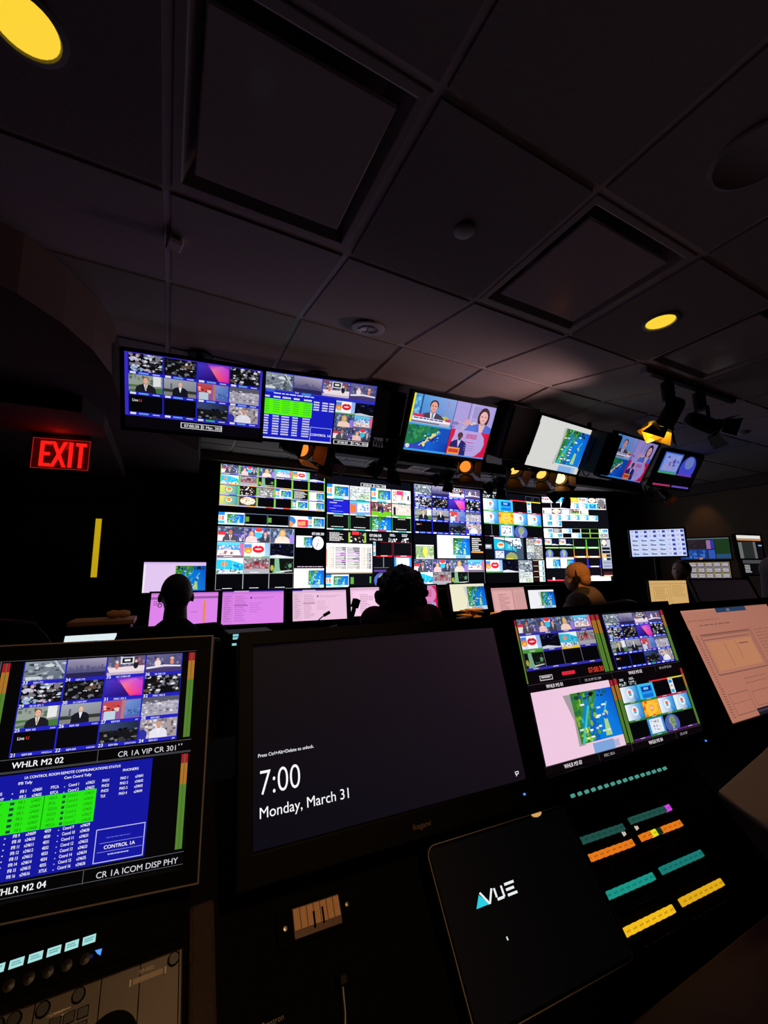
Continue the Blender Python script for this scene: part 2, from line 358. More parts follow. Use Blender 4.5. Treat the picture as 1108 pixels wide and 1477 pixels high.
def map_land(p, x0, y0, x1, y1, seed=0, full=False):
    p.push(x0, y0, x1, y1)
    p.rect(0, 0, 1, 1, (10, 95, 205)); p.grad(.45, 0, 1, 1, (15, 120, 220), (10, 80, 200), (15, 120, 220), (0, 130, 210))
    p.poly([(0, 0), (.62, 0), (.55, .2), (.42, .35), (.34, .55), (.27, .75), (.22, 1), (0, 1)], (55, 130, 45))
    p.noise(0, .02, .5, 1, 7, 9, [(95, 160, 40), (40, 110, 45), (130, 180, 50), (70, 140, 35), (20, 110, 90)], seed, .75)
    p.poly([(.28, .1), (.36, .12), (.3, .45), (.16, .75), (.1, .7), (.2, .4)], (20, 130, 190)); p.noise(.05, 0, .95, .16, 9, 2, [(12, 20, 26), (30, 60, 50), (20, 90, 120)], seed + 4, .7)
    p.poly([(.6, .95), (.66, .5), (.72, .42), (.78, .5), (.72, .6), (.75, .95)], (170, 210, 130)); p.ell(.69, .56, .05, .07, (20, 100, 200)); p.line(.72, .42, .8, .28, .03, (80, 200, 210))
    r = random.Random(seed + 7); l = p.l
    for k in range(16):
        a, b = r.uniform(.03, .68), r.uniform(.08, .9); p.l = l; p.rect(a, b, a + r.uniform(.05, .11), b + .035, r.choice([(240, 245, 250), (215, 230, 240)]))
    for k in range(9):
        a, b = r.uniform(.05, .5), r.uniform(.1, .95); p.l = l; p.line(a, b, a + r.uniform(.05, .16), b - r.uniform(.1, .22), .025, r.choice([(20, 110, 200), (60, 190, 200), (20, 140, 190)]))
    p.l = l + 1
    p.line(.05, 1, .35, .3, .05, (60, 190, 200)); p.noise(.1, .5, .3, 1, 3, 5, [(235, 230, 120), (40, 180, 190), (120, 200, 80)], seed + 9, .6)
    p.pop(26)
def t_mapside(p, seed=0):
    p.rect(0, 0, 1, 1, (235, 240, 245)); p.rect(0, 0, .24, .25, (30, 130, 215)); p.rect(0, .7, .24, .92, (50, 180, 220)); p.rect(.02, .3, .1, .65, (240, 170, 110)); p.rect(.13, .3, .21, .65, (220, 110, 120)); map_land(p, .33, .12, .98, .86, seed); p.rect(.3, .9, .75, .97, (90, 200, 220))
def t_mapwhite(p, seed=0, bg=(240, 240, 245)):
    p.rect(0, 0, 1, 1, bg); p.poly([(.38, .1), (.46, .1), (.5, .4), (.5, .7), (.46, .9), (.4, .9), (.46, .6)], (205, 208, 214)); map_land(p, .48, .1, 1, .86, seed); p.rect(.55, .87, .85, 1, (120, 180, 225)); p.rect(.85, .87, 1, 1, (190, 210, 235))
def t_sketch(p, seed=0):
    p.rect(0, 0, 1, 1, (205, 212, 212)); p.noise(0, .05, 1, .5, 9, 4, [(150, 160, 165), (235, 240, 240), (120, 130, 140), (180, 190, 190)], seed, .8); p.line(0, .5, 1, .38, .03, (90, 100, 105)); p.noise(.02, .55, .5, .9, 6, 4, [(240, 240, 240), (140, 150, 140)], seed + 1, .8); p.noise(.5, .55, .95, .95, 6, 4, [(140, 180, 90), (180, 200, 130), (110, 140, 100)], seed + 2, .9)
def t_gray(p, seed=0):
    p.rect(0, 0, 1, 1, (150, 150, 148)); p.noise(0, 0, 1, 1, 9, 6, [(110, 112, 110), (190, 192, 190), (225, 225, 222), (80, 84, 80), (140, 140, 138)], seed, .85)
def t_people(p, seed=0):
    p.rect(0, 0, 1, 1, (25, 25, 28)); p.noise(0, 0, 1, 1, 9, 6, [(230, 225, 220), (60, 55, 55), (10, 10, 12), (150, 110, 90), (20, 20, 24)], seed, .7)
def t_food(p, seed=0):
    p.rect(0, 0, 1, 1, (60, 50, 45)); p.ell(.5, .45, .45, .45, (235, 230, 210)); p.noise(.15, .1, .85, .85, 7, 5, [(230, 150, 50), (245, 240, 225), (180, 60, 40), (200, 110, 40), (110, 130, 70)], seed, .85)
def t_text(p, seed=0):
    p.rect(0, 0, 1, 1, (10, 10, 14)); p.dash(.08, .06, .95, .95, 7, (220, 218, 215), seed, .6)
def t_fashion(p, seed=0):
    p.rect(0, 0, 1, 1, (245, 240, 240)); p.rect(.25, .05, .65, .4, (225, 60, 110)); p.rect(.6, .1, .8, .35, (150, 210, 230)); p.noise(.05, .1, .25, .9, 2, 5, [(240, 200, 130), (120, 160, 90), (230, 120, 100)], seed); p.poly([(.5, .4), (.62, .4), (.58, .65), (.68, .95), (.55, .72), (.44, .95), (.5, .65)], (225, 130, 120)); p.poly([(.84, .4), (.92, .4), (.92, .65), (.97, .9), (.86, .7), (.8, .88)], (60, 50, 80))
def t_bluetext(p, seed=0):
    p.rect(0, 0, 1, 1, (28, 30, 190)); p.dash(.3, .04, .75, .1, 1, W_, seed); p.dash(.12, .2, .5, .32, 1, (200, 205, 250), seed + 1); p.dash(.3, .45, .72, .5, 1, (170, 180, 250), seed + 2); p.dash(.12, .65, .4, .72, 1, (150, 160, 240), seed); p.dash(.2, .85, .75, .9, 1, (150, 160, 240), seed + 3)
def t_garden(p, seed=0):
    p.rect(0, 0, 1, 1, (120, 90, 80)); p.noise(0, 0, 1, .7, 10, 5, [(235, 225, 220), (60, 45, 45), (215, 120, 160), (150, 90, 110), (40, 60, 40)], seed, .85); p.rect(0, .68, 1, 1, (110, 190, 30)); p.ell(.55, .55, .07, .25, (30, 40, 110)); p.ell(.4, .55, .05, .25, (180, 205, 220)); p.rect(.3, .3, .45, .7, (40, 35, 35))
def t_fog(p, seed=0):
    p.rect(0, 0, 1, 1, (215, 205, 195)); p.noise(.1, 0, 1, .6, 8, 4, [(200, 195, 185), (180, 170, 160), (235, 230, 225)], seed, .7); p.rect(.08, .25, .2, .9, (30, 28, 35)); p.rect(0, .88, 1, 1, (60, 180, 60))
def t_truck(p, seed=0):
    p.rect(0, 0, 1, 1, (120, 150, 215)); p.rect(0, 0, 1, .14, (80, 190, 225)); p.poly([(.02, .25), (.3, .3), (.3, .85), (.02, .95)], (225, 110, 50)); p.poly([(.36, .15), (.95, .1), (.95, .8), (.36, .85)], (220, 230, 245)); p.noise(.45, .2, .9, .75, 4, 3, [(70, 110, 190), (120, 160, 220), (240, 240, 250)], seed, .9); p.rect(.95, .0, 1, 1, (230, 130, 180))
def t_city(p, seed=0, warm=False):
    p.grad(0, 0, 1, 1, (140, 150, 160), (120, 130, 150), (90, 100, 120), (110, 120, 130)); p.noise(0, .1, 1, 1, 9, 6, [(70, 85, 90), (160, 170, 175), (110, 120, 125), (50, 60, 70), (190, 195, 200)], seed, .75); p.line(.72, 0, .98, .7, .05, (190, 195, 205)); p.line(0, .85, .6, .55, .05, (150, 160, 165)); p.ell(.6, .25, .12, .08, (215, 220, 225)); p.rect(.05, .8, .4, .95, (205, 210, 215))
def t_sky(p, seed=0):
    p.grad(0, 0, 1, 1, (150, 145, 175), (170, 160, 185), (50, 45, 90), (60, 55, 100))
    r = random.Random(seed); pts = [(0, 1), (0, .62)]; x = 0
    while x < 1:
        w = r.uniform(.03, .08); h = r.uniform(.35, .62); pts += [(x, h), (min(1, x + w), h)]; x += w
    pts += [(1, 1)]
    for i in range(2, len(pts) - 2, 2): p.l -= 1; p.rect(pts[i][0], pts[i][1], pts[i + 1][0], 1, (75, 75, 125))
    p.l += 1; p.rect(0, .75, 1, 1, (40, 35, 80))
def t_studio(p, seed=0):
    p.rect(0, 0, 1, 1, (90, 90, 120)); p.noise(0, 0, 1, .6, 10, 4, [(130, 130, 160), (60, 60, 90), (180, 180, 200), (150, 60, 80)], seed, .8); p.rect(.34, .05, .7, .42, (225, 228, 235)); p.rect(.38, .09, .66, .37, (22, 22, 26)); p.rect(.44, .17, .6, .28, (235, 235, 235))
    p.poly([(0, .6), (1, .55), (1, .95), (.1, .98)], (235, 220, 225)); p.ell(.25, .5, .05, .2, (205, 120, 110)); p.ell(.76, .5, .07, .22, (30, 28, 40)); p.ell(.76, .3, .04, .08, (230, 190, 170)); p.ell(.25, .3, .04, .08, (240, 200, 180)); p.rect(0, .86, 1, 1, (200, 180, 200))
def t_studio2(p, seed=0):
    p.grad(0, 0, 1, 1, (110, 105, 150), (80, 80, 130), (60, 60, 110), (90, 85, 130)); p.noise(0, .1, 1, .6, 12, 3, [(60, 60, 100), (130, 125, 160), (90, 85, 120)], seed, .6); p.ell(.32, .5, .09, .2, (240, 220, 220)); p.ell(.32, .28, .04, .08, (240, 190, 170)); p.ell(.72, .45, .05, .16, (225, 140, 110)); p.ell(.72, .25, .06, .07, (240, 180, 140))
    p.poly([(.02, .7), (.5, .6), (.98, .68), (.98, .76), (.5, .7), (.02, .8)], (235, 230, 240)); p.rect(0, .8, 1, 1, (70, 55, 110))
def t_crowd(p, seed=0, light=False):
    p.rect(0, 0, 1, 1, (14, 14, 18)); p.noise(0, 0, 1, 1, 5, 4, [(70, 70, 80), (40, 36, 36), (120, 120, 132), (95, 75, 60)] + ([(190, 195, 215), (150, 170, 200)] if light else []), seed, .9); p.noise(0, 0, 1, 1, 9, 7, [(215, 215, 225), (16, 16, 20), (12, 12, 14), (130, 130, 145), (24, 20, 20)] + ([(215, 170, 185), (160, 190, 220), (230, 225, 235)] if light else [(14, 14, 16)] * 3), seed + 1, .7)
def t_purple(p, seed=0):
    p.rect(0, 0, 1, 1, (70, 40, 170)); p.grad(.3, 0, 1, 1, (110, 50, 190), (150, 60, 200), (230, 40, 170), (60, 30, 160)); p.poly([(.35, .1), (.8, .05), (1, .25), (1, .9), (.7, 1), (.58, .75), (.45, .4)], cols=[(180, 70, 220), (200, 90, 220), (215, 60, 200), (225, 40, 170), (240, 60, 130), (255, 90, 110), (250, 120, 150)])
    p.poly([(0, .1), (.2, .05), (.45, .4), (.58, .75), (.66, 1), (0, 1)], cols=[(60, 60, 190), (80, 50, 190), (60, 25, 140), (50, 20, 120), (40, 15, 110), (35, 25, 150)])
def t_reporter(p, seed=0):
    p.rect(0, 0, 1, 1, (150, 160, 150)); p.noise(0, 0, 1, .5, 8, 3, [(120, 130, 125), (190, 195, 190), (90, 110, 90)], seed, .6); p.rect(.72, 0, .95, .6, (230, 232, 232)); p.rect(0, .6, 1, 1, (70, 120, 60)); p.poly([(0, .75), (1, .55), (1, .65), (0, .9)], (140, 140, 140))
    person_fig(p, .5, .1, .38, (235, 180, 155), (120, 70, 50), (28, 28, 38), (235, 235, 235), (190, 140, 80))
def t_reporter2(p, seed=0):
    p.grad(0, 0, 1, 1, (165, 170, 180), (150, 155, 165), (120, 120, 130), (130, 130, 135)); p.rect(0, .6, 1, .78, (50, 55, 50)); p.rect(0, .78, 1, 1, (130, 130, 125)); p.rect(.2, .25, .25, .65, (90, 95, 110))
    person_fig(p, .5, .12, .3, (235, 190, 170), (150, 140, 130), (22, 24, 34), (230, 235, 245))
def t_split(p, seed=0):
    p.rect(0, 0, 1, 1, (150, 90, 150)); p.rect(0, .08, .46, .55, (205, 70, 70)); p.noise(.02, .2, .44, .6, 4, 3, [(40, 30, 40), (230, 200, 190), (150, 80, 80)], seed, .9); p.rect(.05, .55, .35, 1, (190, 210, 225)); p.rect(.5, 0, .58, 1, (190, 120, 120)); p.grad(.58, .05, 1, .95, (120, 150, 210), (90, 130, 200), (60, 100, 180), (80, 110, 190)); p.noise(.6, .5, 1, .8, 6, 2, [(60, 90, 150), (120, 150, 190)], seed, .8)
def t_room(p, seed=0):
    p.rect(0, 0, 1, 1, (170, 165, 180)); p.rect(0, 0, 1, .25, (90, 90, 105)); p.noise(0, .2, 1, .9, 9, 6, [(230, 225, 235), (150, 145, 160), (200, 195, 210), (110, 105, 125)], seed, .8); p.line(0, .3, 1, .22, .02, (60, 60, 70))
def t_guest(p, seed=0):
    p.rect(0, 0, 1, 1, (165, 155, 160)); p.noise(0, 0, 1, 1, 9, 6, [(120, 110, 115), (205, 195, 200), (90, 80, 85), (230, 220, 225)], seed, .7); p.ell(.08, .8, .12, .3, (50, 50, 160)); person_fig(p, .5, .14, .32, (215, 160, 135), (180, 150, 130), (230, 228, 240), (240, 240, 248))
def t_car(p, seed=0):
    p.rect(0, 0, 1, 1, (20, 22, 26)); p.grad(0, 0, 1, .4, (60, 75, 120), (30, 40, 60)); p.noise(0, .3, 1, 1, 8, 5, [(10, 10, 12), (60, 60, 66), (120, 120, 125), (30, 30, 34)], seed, .6)
def t_live(p, seed=0):
    p.rect(0, 0, 1, 1, (6, 6, 10)); p.text('Live', .1, .38, .15, (240, 240, 245), True, wide=.9); p.text('U', .30, .38, .15, (230, 70, 40), True)
def t_globe(p, seed=0):
    p.rect(0, 0, 1, 1, (8, 8, 12)); p.ell(.47, .62, .47, .62, (75, 95, 175)); p.ell(.5, .45, .22, .33, (130, 150, 110)); p.noise(.3, .2, .7, .8, 4, 5, [(160, 165, 130), (100, 130, 90)], seed, .6); p.poly([(.4, .7), (.6, .65), (.5, 1), (.42, 1)], (150, 160, 120))
def t_bluelogo(p, seed=0):
    p.grad(0, 0, 1, 1, (240, 248, 252), (20, 140, 220), (10, 120, 210), (235, 245, 250)); p.poly([(.55, 0), (1, 0), (1, 1), (.75, 1)], cols=[(130, 200, 235), (20, 140, 220), (10, 120, 210), (20, 130, 215)]); p.ell(.5, .48, .22, .34, (190, 220, 235)); p.ell(.5, .46, .17, .27, (245, 248, 250)); p.ell(.5, .4, .1, .14, (220, 110, 100)); p.ell(.5, .56, .1, .08, (90, 180, 205))
def t_flower(p, seed=0):
    p.rect(0, 0, 1, 1, (245, 175, 40)); p.noise(0, 0, 1, 1, 6, 5, [(240, 120, 30), (250, 200, 70), (235, 90, 20)], seed, .6)
    for i in range(7): a = 2 * PI * i / 7; p.ell(.5 + .22 * math.cos(a), .5 + .26 * math.sin(a), .16, .2, (252, 195, 60)); p.l -= 1
    p.l += 1; p.ell(.5, .5, .15, .2, (245, 140, 30)); p.dash(.38, .4, .64, .62, 3, (255, 240, 190), seed)
def t_bluebox(p, seed=0):
    p.rect(0, 0, 1, 1, (60, 190, 235)); p.rect(.18, .16, .88, .95, (20, 110, 215)); p.rect(.25, .22, .8, .5, (10, 40, 130)); p.rect(.35, .26, .65, .42, (120, 190, 240)); p.rect(.2, .55, .84, .7, (40, 150, 235))
def t_diagram(p, seed=0):
    p.rect(0, 0, 1, 1, (60, 140, 215)); p.rect(.12, .06, .88, .95, (225, 235, 245)); p.noise(.2, .15, .8, .8, 5, 4, [(120, 130, 150), (225, 235, 245), (170, 190, 205), (210, 110, 110)], seed, .6)
def t_sidebar(p, seed=0):
    p.rect(0, 0, 1, 1, (6, 6, 10)); p.rect(0, 0, .3, 1, (230, 236, 240)); p.rect(.03, .05, .24, .28, (40, 140, 215)); p.rect(.03, .72, .24, .95, (50, 170, 220)); p.rect(.05, .4, .22, .55, (220, 160, 160))
def t_circle(p, seed=0):
    p.rect(0, 0, 1, 1, (235, 235, 240)); p.ell(0, .45, .42, .5, (240, 240, 245)); p.ell(0, .45, .34, .42, (50, 120, 200)); p.ell(0, .75, .2, .3, (235, 140, 90)); p.rect(.42, .3, 1, .95, (215, 40, 70)); p.poly([(.45, .5), (.85, .4), (.85, .8), (.45, .85)], (235, 150, 100))
def t_building(p, seed=0):
    p.rect(0, 0, 1, 1, (60, 80, 100)); p.poly([(0, 0), (.9, 0), (.95, .4), (.5, .15), (0, .05)], (215, 228, 232)); p.poly([(0, .05), (.45, .25), (.75, .5), (.75, .65), (0, .55)], (25, 175, 205)); p.poly([(0, .55), (.7, .6), (.75, .9), (0, 1)], (40, 60, 120)); p.ell(.22, .36, .12, .14, (235, 220, 190)); p.ell(.22, .33, .1, .06, (230, 110, 60)); p.noise(.45, .05, .9, .5, 6, 4, [(225, 235, 240), (90, 110, 130), (160, 180, 190)], seed, .8); p.rect(.03, .62, .32, .95, (200, 205, 225)); p.noise(.1, .66, .3, .9, 3, 3, [(130, 90, 160), (90, 110, 190), (240, 240, 250)], seed + 1, .9)
    p.ell(.58, .95, .2, .28, (140, 150, 90)); p.line(.35, 0, .35, .6, .02, (40, 60, 80)); p.line(.62, .1, .62, .7, .02, (40, 60, 80)); p.rect(.4, .96, .62, 1, (230, 210, 60))
def t_greenpic(p, seed=0):
    p.rect(0, 0, 1, 1, (150, 175, 130)); p.noise(0, .1, 1, .9, 8, 5, [(120, 165, 90), (190, 205, 180), (90, 150, 70), (210, 215, 200)], seed, .8); p.ell(.52, .5, .12, .35, (235, 230, 80)); p.rect(0, 0, 1, .08, (230, 225, 230)); p.rect(0, .92, 1, 1, (225, 220, 230))
def t_split2(p, seed=0):
    t_people(p, seed)
def t_smalltext(p, seed=0):
    p.rect(0, 0, 1, 1, (8, 8, 14)); p.dash(.2, .0, .8, .35, 2, (215, 220, 225), seed); p.noise(.05, .45, .95, 1, 5, 2, [(235, 235, 235), (190, 200, 200), (120, 130, 130)], seed, .95)
BLUEGRID = [[t_city, t_sky, t_studio, t_studio2], [lambda p, s=0: t_crowd(p, s, True), t_crowd, t_purple, lambda p, s=0: t_crowd(p, s + 5)],
            [t_reporter, t_reporter2, t_split, t_room], [t_live, t_black, t_car, t_guest]]
def cell(p, x0, y0, x1, y1, fn, seed=0, lift=0):
    p.push(x0, y0, x1, y1); fn(p, seed); p.pop(lift)
def label_bar(p, x0, y0, x1, y1, num=None, txt='', right='', detailed=False, col=BL):
    p.push(x0, y0, x1, y1); p.rect(0, 0, 1, 1, col)
    if detailed:
        p.text(num, .0, .88, .9, W_, True, wide=1.); p.l += 1; p.text(txt, .26, .84, .5, (235, 235, 255), True, wide=.9); p.text(right, .95, .8, .42, (225, 225, 250), True, 'r', wide=.9)
    else:
        p.dash(.03, .1, .18, .8, 1, W_, 1, 1, .0); p.rect(.26, .15, .55, .8, (150, 190, 250)); p.dash(.7, .2, .92, .8, 1, (210, 210, 245), 2)
    p.pop()
def bluegrid(p, x0, y0, x1, y1, detailed=False, rows=(0, 1, 2, 3)):
    names = [[('33', 'REM 772', ''), ('34', 'REM 772', ''), ('35', 'DC CHEN RP', ''), ('36', '3K PER CR', '')], [('29', 'NJ 3A SPY 3', ''), ('30', '1A CAM SPY', ''), ('31', 'PRRC GEI A', ''), ('32', 'PRRC 3ISE B', '')],
             [('25', 'REM 102', 'CAIN'), ('26', 'REM 103', 'RYAN'), ('27', 'REM 021', 'VIP'), ('28', 'REM 023', '')], [('21', 'REM 008', 'PRISCILLA'), ('22', 'REM 020', 'KRISTEN'), ('23', 'REM 006', 'JONATHAN'), ('24', 'REM 017', 'JIM')]]
    p.push(x0, y0, x1, y1); p.rect(0, 0, 1, 1, BL); n = len(rows)
    for j, r in enumerate(rows):
        for i in range(4):
            a, b = i / 4 + .006, j / n
            cell(p, a, b, a + .24, b + .84 / n, BLUEGRID[r][i], r * 4 + i)
            if detailed: label_bar(p, a, b + .84 / n, a + .244, b + 1 / n, *names[r][i], True, (40, 170, 80) if (r, i) == (3, 2) and False else BL)
            else:
                l = p.l; p.dash(a + .01, b + .87 / n, a + .05, b + .97 / n, 1, W_, 1, 1, 0); p.l = l; p.rect(a + .07, b + .88 / n, a + .14, b + .96 / n, (60, 190, 80) if (r, i) == (3, 2) else (110, 160, 245)); p.l = l; p.rect(a + .17, b + .9 / n, a + .22, b + .95 / n, (190, 195, 245)); p.l = l
    p.pop(40)
def clockbox(p, x0, y0, x1, y1, t='07:00:30   31 Mar, 2025'):
    p.push(x0, y0, x1, y1); p.rect(0, 0, 1, 1, (225, 225, 230)); p.rect(.02, .1, .5, .9, (20, 20, 24)); p.rect(.52, .1, .98, .9, (20, 20, 24)); p.text(t.split('   ')[0], .26, .76, .5, W_, True, 'c'); p.l -= 1; p.text(t.split('   ')[1], .75, .76, .5, W_, True, 'c'); p.pop(6)

# ------------------------------------------------------------------ whole screens
MAPW = t_mapwhite
def pic_wall1t(p):
    p.rect(0, 0, 1, 1, K_)
    G = [[t_man, t_duo, t_woman, t_desk, t_lips, t_dark], [t_bus, t_red, t_green, t_black, t_black, t_black], [t_logo, t_people, t_gray, t_mapside, t_text, MAPW], [t_logo, t_food, t_black, t_black, t_mapside, MAPW]]
    for j in range(4):
        for i in range(6):
            x, y = i / 6, j * .173
            p.l = 1; p.rect(x, y, x + .165, y + .15, (120, 200, 70) if j < 3 or i > 1 else (150, 160, 90)); cell(p, x + .006, y, x + .157, y + .145, G[j][i], j * 6 + i, 0)
            p.l = 2; p.rect(x, y + .147, x + .166, y + .163, (190, 170, 220)); p.rect(x + .08, y + .147, x + .15, y + .163, (225, 30, 50) if j == 3 and i in (2, 3) else (235, 170, 90) if j % 2 else (90, 80, 210))
    p.l = 1; y0, y1 = .79, .985
    cell(p, 0, y0, .225, y1, t_mapside, 3)
    for x in (.232, .437): p.l = 2; p.rect(x, y0, x + .2, y1, (90, 110, 130)); p.rect(x + .003, y0 + .01, x + .197, y1 - .02, K_); p.rect(x, y0 + .055, x + .035, y0 + .135, (90, 150, 60)); p.rect(x, y1 - .02, x + .2, y1, (200, 210, 215))
    p.l = 2; cell(p, .645, y0, .83, y1, t_circle); cell(p, .83, y0, 1, y1, t_mapside, 5)
def pic_wall1b(p):
    p.rect(0, 0, 1, 1, K_); G = [[t_man, t_duo, t_woman], [t_desk, t_lips, t_dark], [t_bus, t_red, t_green], [t_black] * 3]
    p.rect(0, 0, .695, 1, (150, 155, 160))
    for j in range(4):
        for i in range(3):
            p.l = 2; x, y = i * .2317, j * .25; cell(p, x + .004, y + .004, x + .229, y + .245, G[j][i], 50 + j * 3 + i)
            p.l = 22; p.dash(x + .06, y + .225, x + .16, y + .24, 1, W_, i + j)
    p.l = 2; cell(p, .715, .11, .875, .31, MAPW, 8); p.l = 40; p.ell(.935, .23, .058, .118, (238, 238, 240), 24); p.line(.935, .23, .915, .31, .006, (40, 40, 50)); p.line(.935, .23, .94, .15, .004, (60, 60, 70)); p.text('07:00:30', .87, .09, .045, (240, 240, 245), True)
    for i in range(12):
        a = i * PI / 6; p.rect(.935 + .05 * math.cos(a) - .002, .23 + .1 * math.sin(a) - .004, .935 + .05 * math.cos(a) + .002, .23 + .1 * math.sin(a) + .004, (90, 90, 100)); p.l -= 1
    p.l = 2; p.dash(.73, .635, .99, .655, 1, (215, 190, 215), 3, 1); cell(p, .70, .67, 1, 1, MAPW, 9)
def strip(p, x0, y, x1, c=(70, 190, 190)): p.rect(x0, y, x1, y + .022, (225, 230, 230)); p.rect(x0 + (x1 - x0) * .3, y, x0 + (x1 - x0) * .75, y + .022, c)
def t_blk2(p, s=0):
    p.rect(0, 0, 1, 1, (12, 12, 14)); p.dash(.3, 0, .75, .12, 2, (205, 210, 200), s); p.dash(.2, .84, .75, .93, 1, (220, 220, 220), s + 1, 1); p.rect(0, 0, .03, 1, (70, 140, 90)); p.rect(.97, 0, 1, 1, (70, 140, 90))
def pic_wall2t(p):
    p.rect(0, 0, 1, 1, (10, 11, 20)); clockbox(p, .38, .09, .68, .16)
    G = [[t_mapside, t_sketch, t_mapside, t_fashion], [t_bluetext, t_truck, t_garden, t_fog], [t_blk2, t_blk2, lambda p, s=0: map_land(p, 0, 0, 1, 1, s), t_blk2]]
    for j in range(3):
        for i in range(4):
            p.l = 2; x, y = i * .25, .165 + j * .282; cell(p, x + .004, y, x + .244, y + .245, G[j][i], 70 + j * 4 + i); p.l = 60; strip(p, x + .004, y + .247, x + .244, (225, 40, 50) if (j, i) == (2, 2) else (120, 200, 60) if j == 1 and i > 1 else (70, 190, 190))
def t_table(p, s=0):
    p.rect(0, 0, 1, 1, (238, 236, 238)); p.rect(0, .2, .025, .8, (240, 160, 130)); r = random.Random(4)
    for j in range(12):
        y = .13 + j * .063; pur = j in (3, 4, 7)
        for a, b in ((.06, .17), (.2, .42), (.45, .72), (.75, .85), (.88, .98)):
            p.l = 3; p.rect(a, y, b, y + .045, (165, 60, 185) if pur and a in (.2, .45) else (190, 185, 160) if a in (.06, .75) else (70, 66, 80) if r.random() < .6 else (140, 140, 130)); p.rect(a + .01, y + .012, a + (b - a) * r.uniform(.4, .9), y + .03, (230, 228, 225))
def pic_wall2b(p):
    p.rect(0, 0, 1, 1, (12, 12, 20)); cell(p, .02, .02, .2, .2, t_text, 3); cell(p, .24, .02, .44, .2, t_people, 9); p.l = 20; p.rect(.24, .02, .26, .2, (150, 190, 60)); p.rect(.42, .02, .44, .2, (150, 190, 60)); p.rect(.28, .0, .36, .06, (220, 50, 60))
    p.text('07:00:30', .48, .085, .05, (240, 240, 245), True); p.text('31 Mar, 2025', .48, .15, .035, (240, 240, 245), True); p.l = 2
    cell(p, .70, .02, .82, .18, t_smalltext, 1); cell(p, .85, .02, .97, .18, t_smalltext, 2); cell(p, 0, .225, .51, .745, t_table, 0)
    for x in (.525, .765): p.l = 2; p.rect(x, .18, x + .23, .45, (120, 30, 45)); p.rect(x + .005, .19, x + .225, .43, (12, 12, 18)); p.rect(x + .03, .43, x + .225, .455, (225, 30, 50)); p.dash(x + .09, .434, x + .17, .452, 1, W_)
    cell(p, .525, .18, .61, .44, t_sidebar); p.l = 12; p.rect(.61, .19, .62, .43, (12, 12, 18)); p.l = 2; p.rect(.64, .46, .65, .66, (120, 125, 130)); p.rect(.53, .655, .77, .665, (100, 105, 110)); cell(p, .775, .46, .99, .72, t_diagram); p.l = 2; p.rect(.53, .70, .75, .74, (90, 50, 140)); cell(p, .53, .75, .73, .99, t_globe)
    p.l = 2; cell(p, 0, .78, .245, 1, t_mapside, 13); p.l = 2; p.rect(.265, .83, .3, .95, (90, 160, 60)); p.rect(.48, .82, .497, .94, (90, 170, 60)); p.rect(0, .748, .51, .765, (150, 130, 80))
def pic_wall3t(p): p.rect(0, 0, 1, 1, K_); bluegrid(p, .02, .0, .98, 1.)
def pic_wall3b(p):
    p.rect(0, 0, 1, 1, (10, 10, 18)); cell(p, .03, .21, .27, .49, t_greenpic, 2); cell(p, .32, .0, .79, .47, MAPW, 21); cell(p, .81, .02, .99, .34, t_text, 12); p.l = 20; p.rect(.81, .32, .99, .35, (235, 160, 70)); p.l = 2
    G = [[t_man, t_duo, t_woman, t_desk], [t_bus, t_red, t_green, t_black]]; p.rect(0, .5, 1, 1, (140, 145, 150))
    for j in range(2):
        for i in range(4): p.l = 4; cell(p, i * .25 + .003, .5 + j * .25 + .004, i * .25 + .247, .75 + j * .25 - .004, G[j][i], 90 + j * 4 + i)
def pic_wall4t(p):
    p.rect(0, 0, 1, 1, (9, 10, 20)); cell(p, 0, .0, .13, .14, t_smalltext, 1); cell(p, .15, .0, .27, .14, t_smalltext, 5)
    for x in (.73, .87): p.l = 3; p.box(x, .02, x + .12, .14, .006, (70, 75, 85))
    G = [[t_bluelogo, t_bluebox, t_black, t_sidebar], [t_bluelogo, t_flower, t_bluelogo, t_bluelogo], [t_black, t_diagram, t_globe, t_black]]
    for j in range(3):
        for i in range(4):
            p.l = 3; x, y = i * .25, .16 + j * .285; cell(p, x, y, x + .245, y + .255, G[j][i], 100 + j * 4 + i); p.l = 40; p.rect(x, y + .257, x + .245, y + .28, [(70, 180, 60), (190, 40, 80), (110, 40, 110)][1 if j == 0 and i > 1 else 2 if j == 2 and i != 1 else 0]); p.dash(x + .09, y + .26, x + .16, y + .276, 1, W_)
    p.l = 44; p.rect(.45, .14, .73, .165, (225, 50, 60)); p.rect(.73, .145, 1, .165, (235, 215, 60)); p.rect(.12, .74, .13, .97, (90, 90, 100))
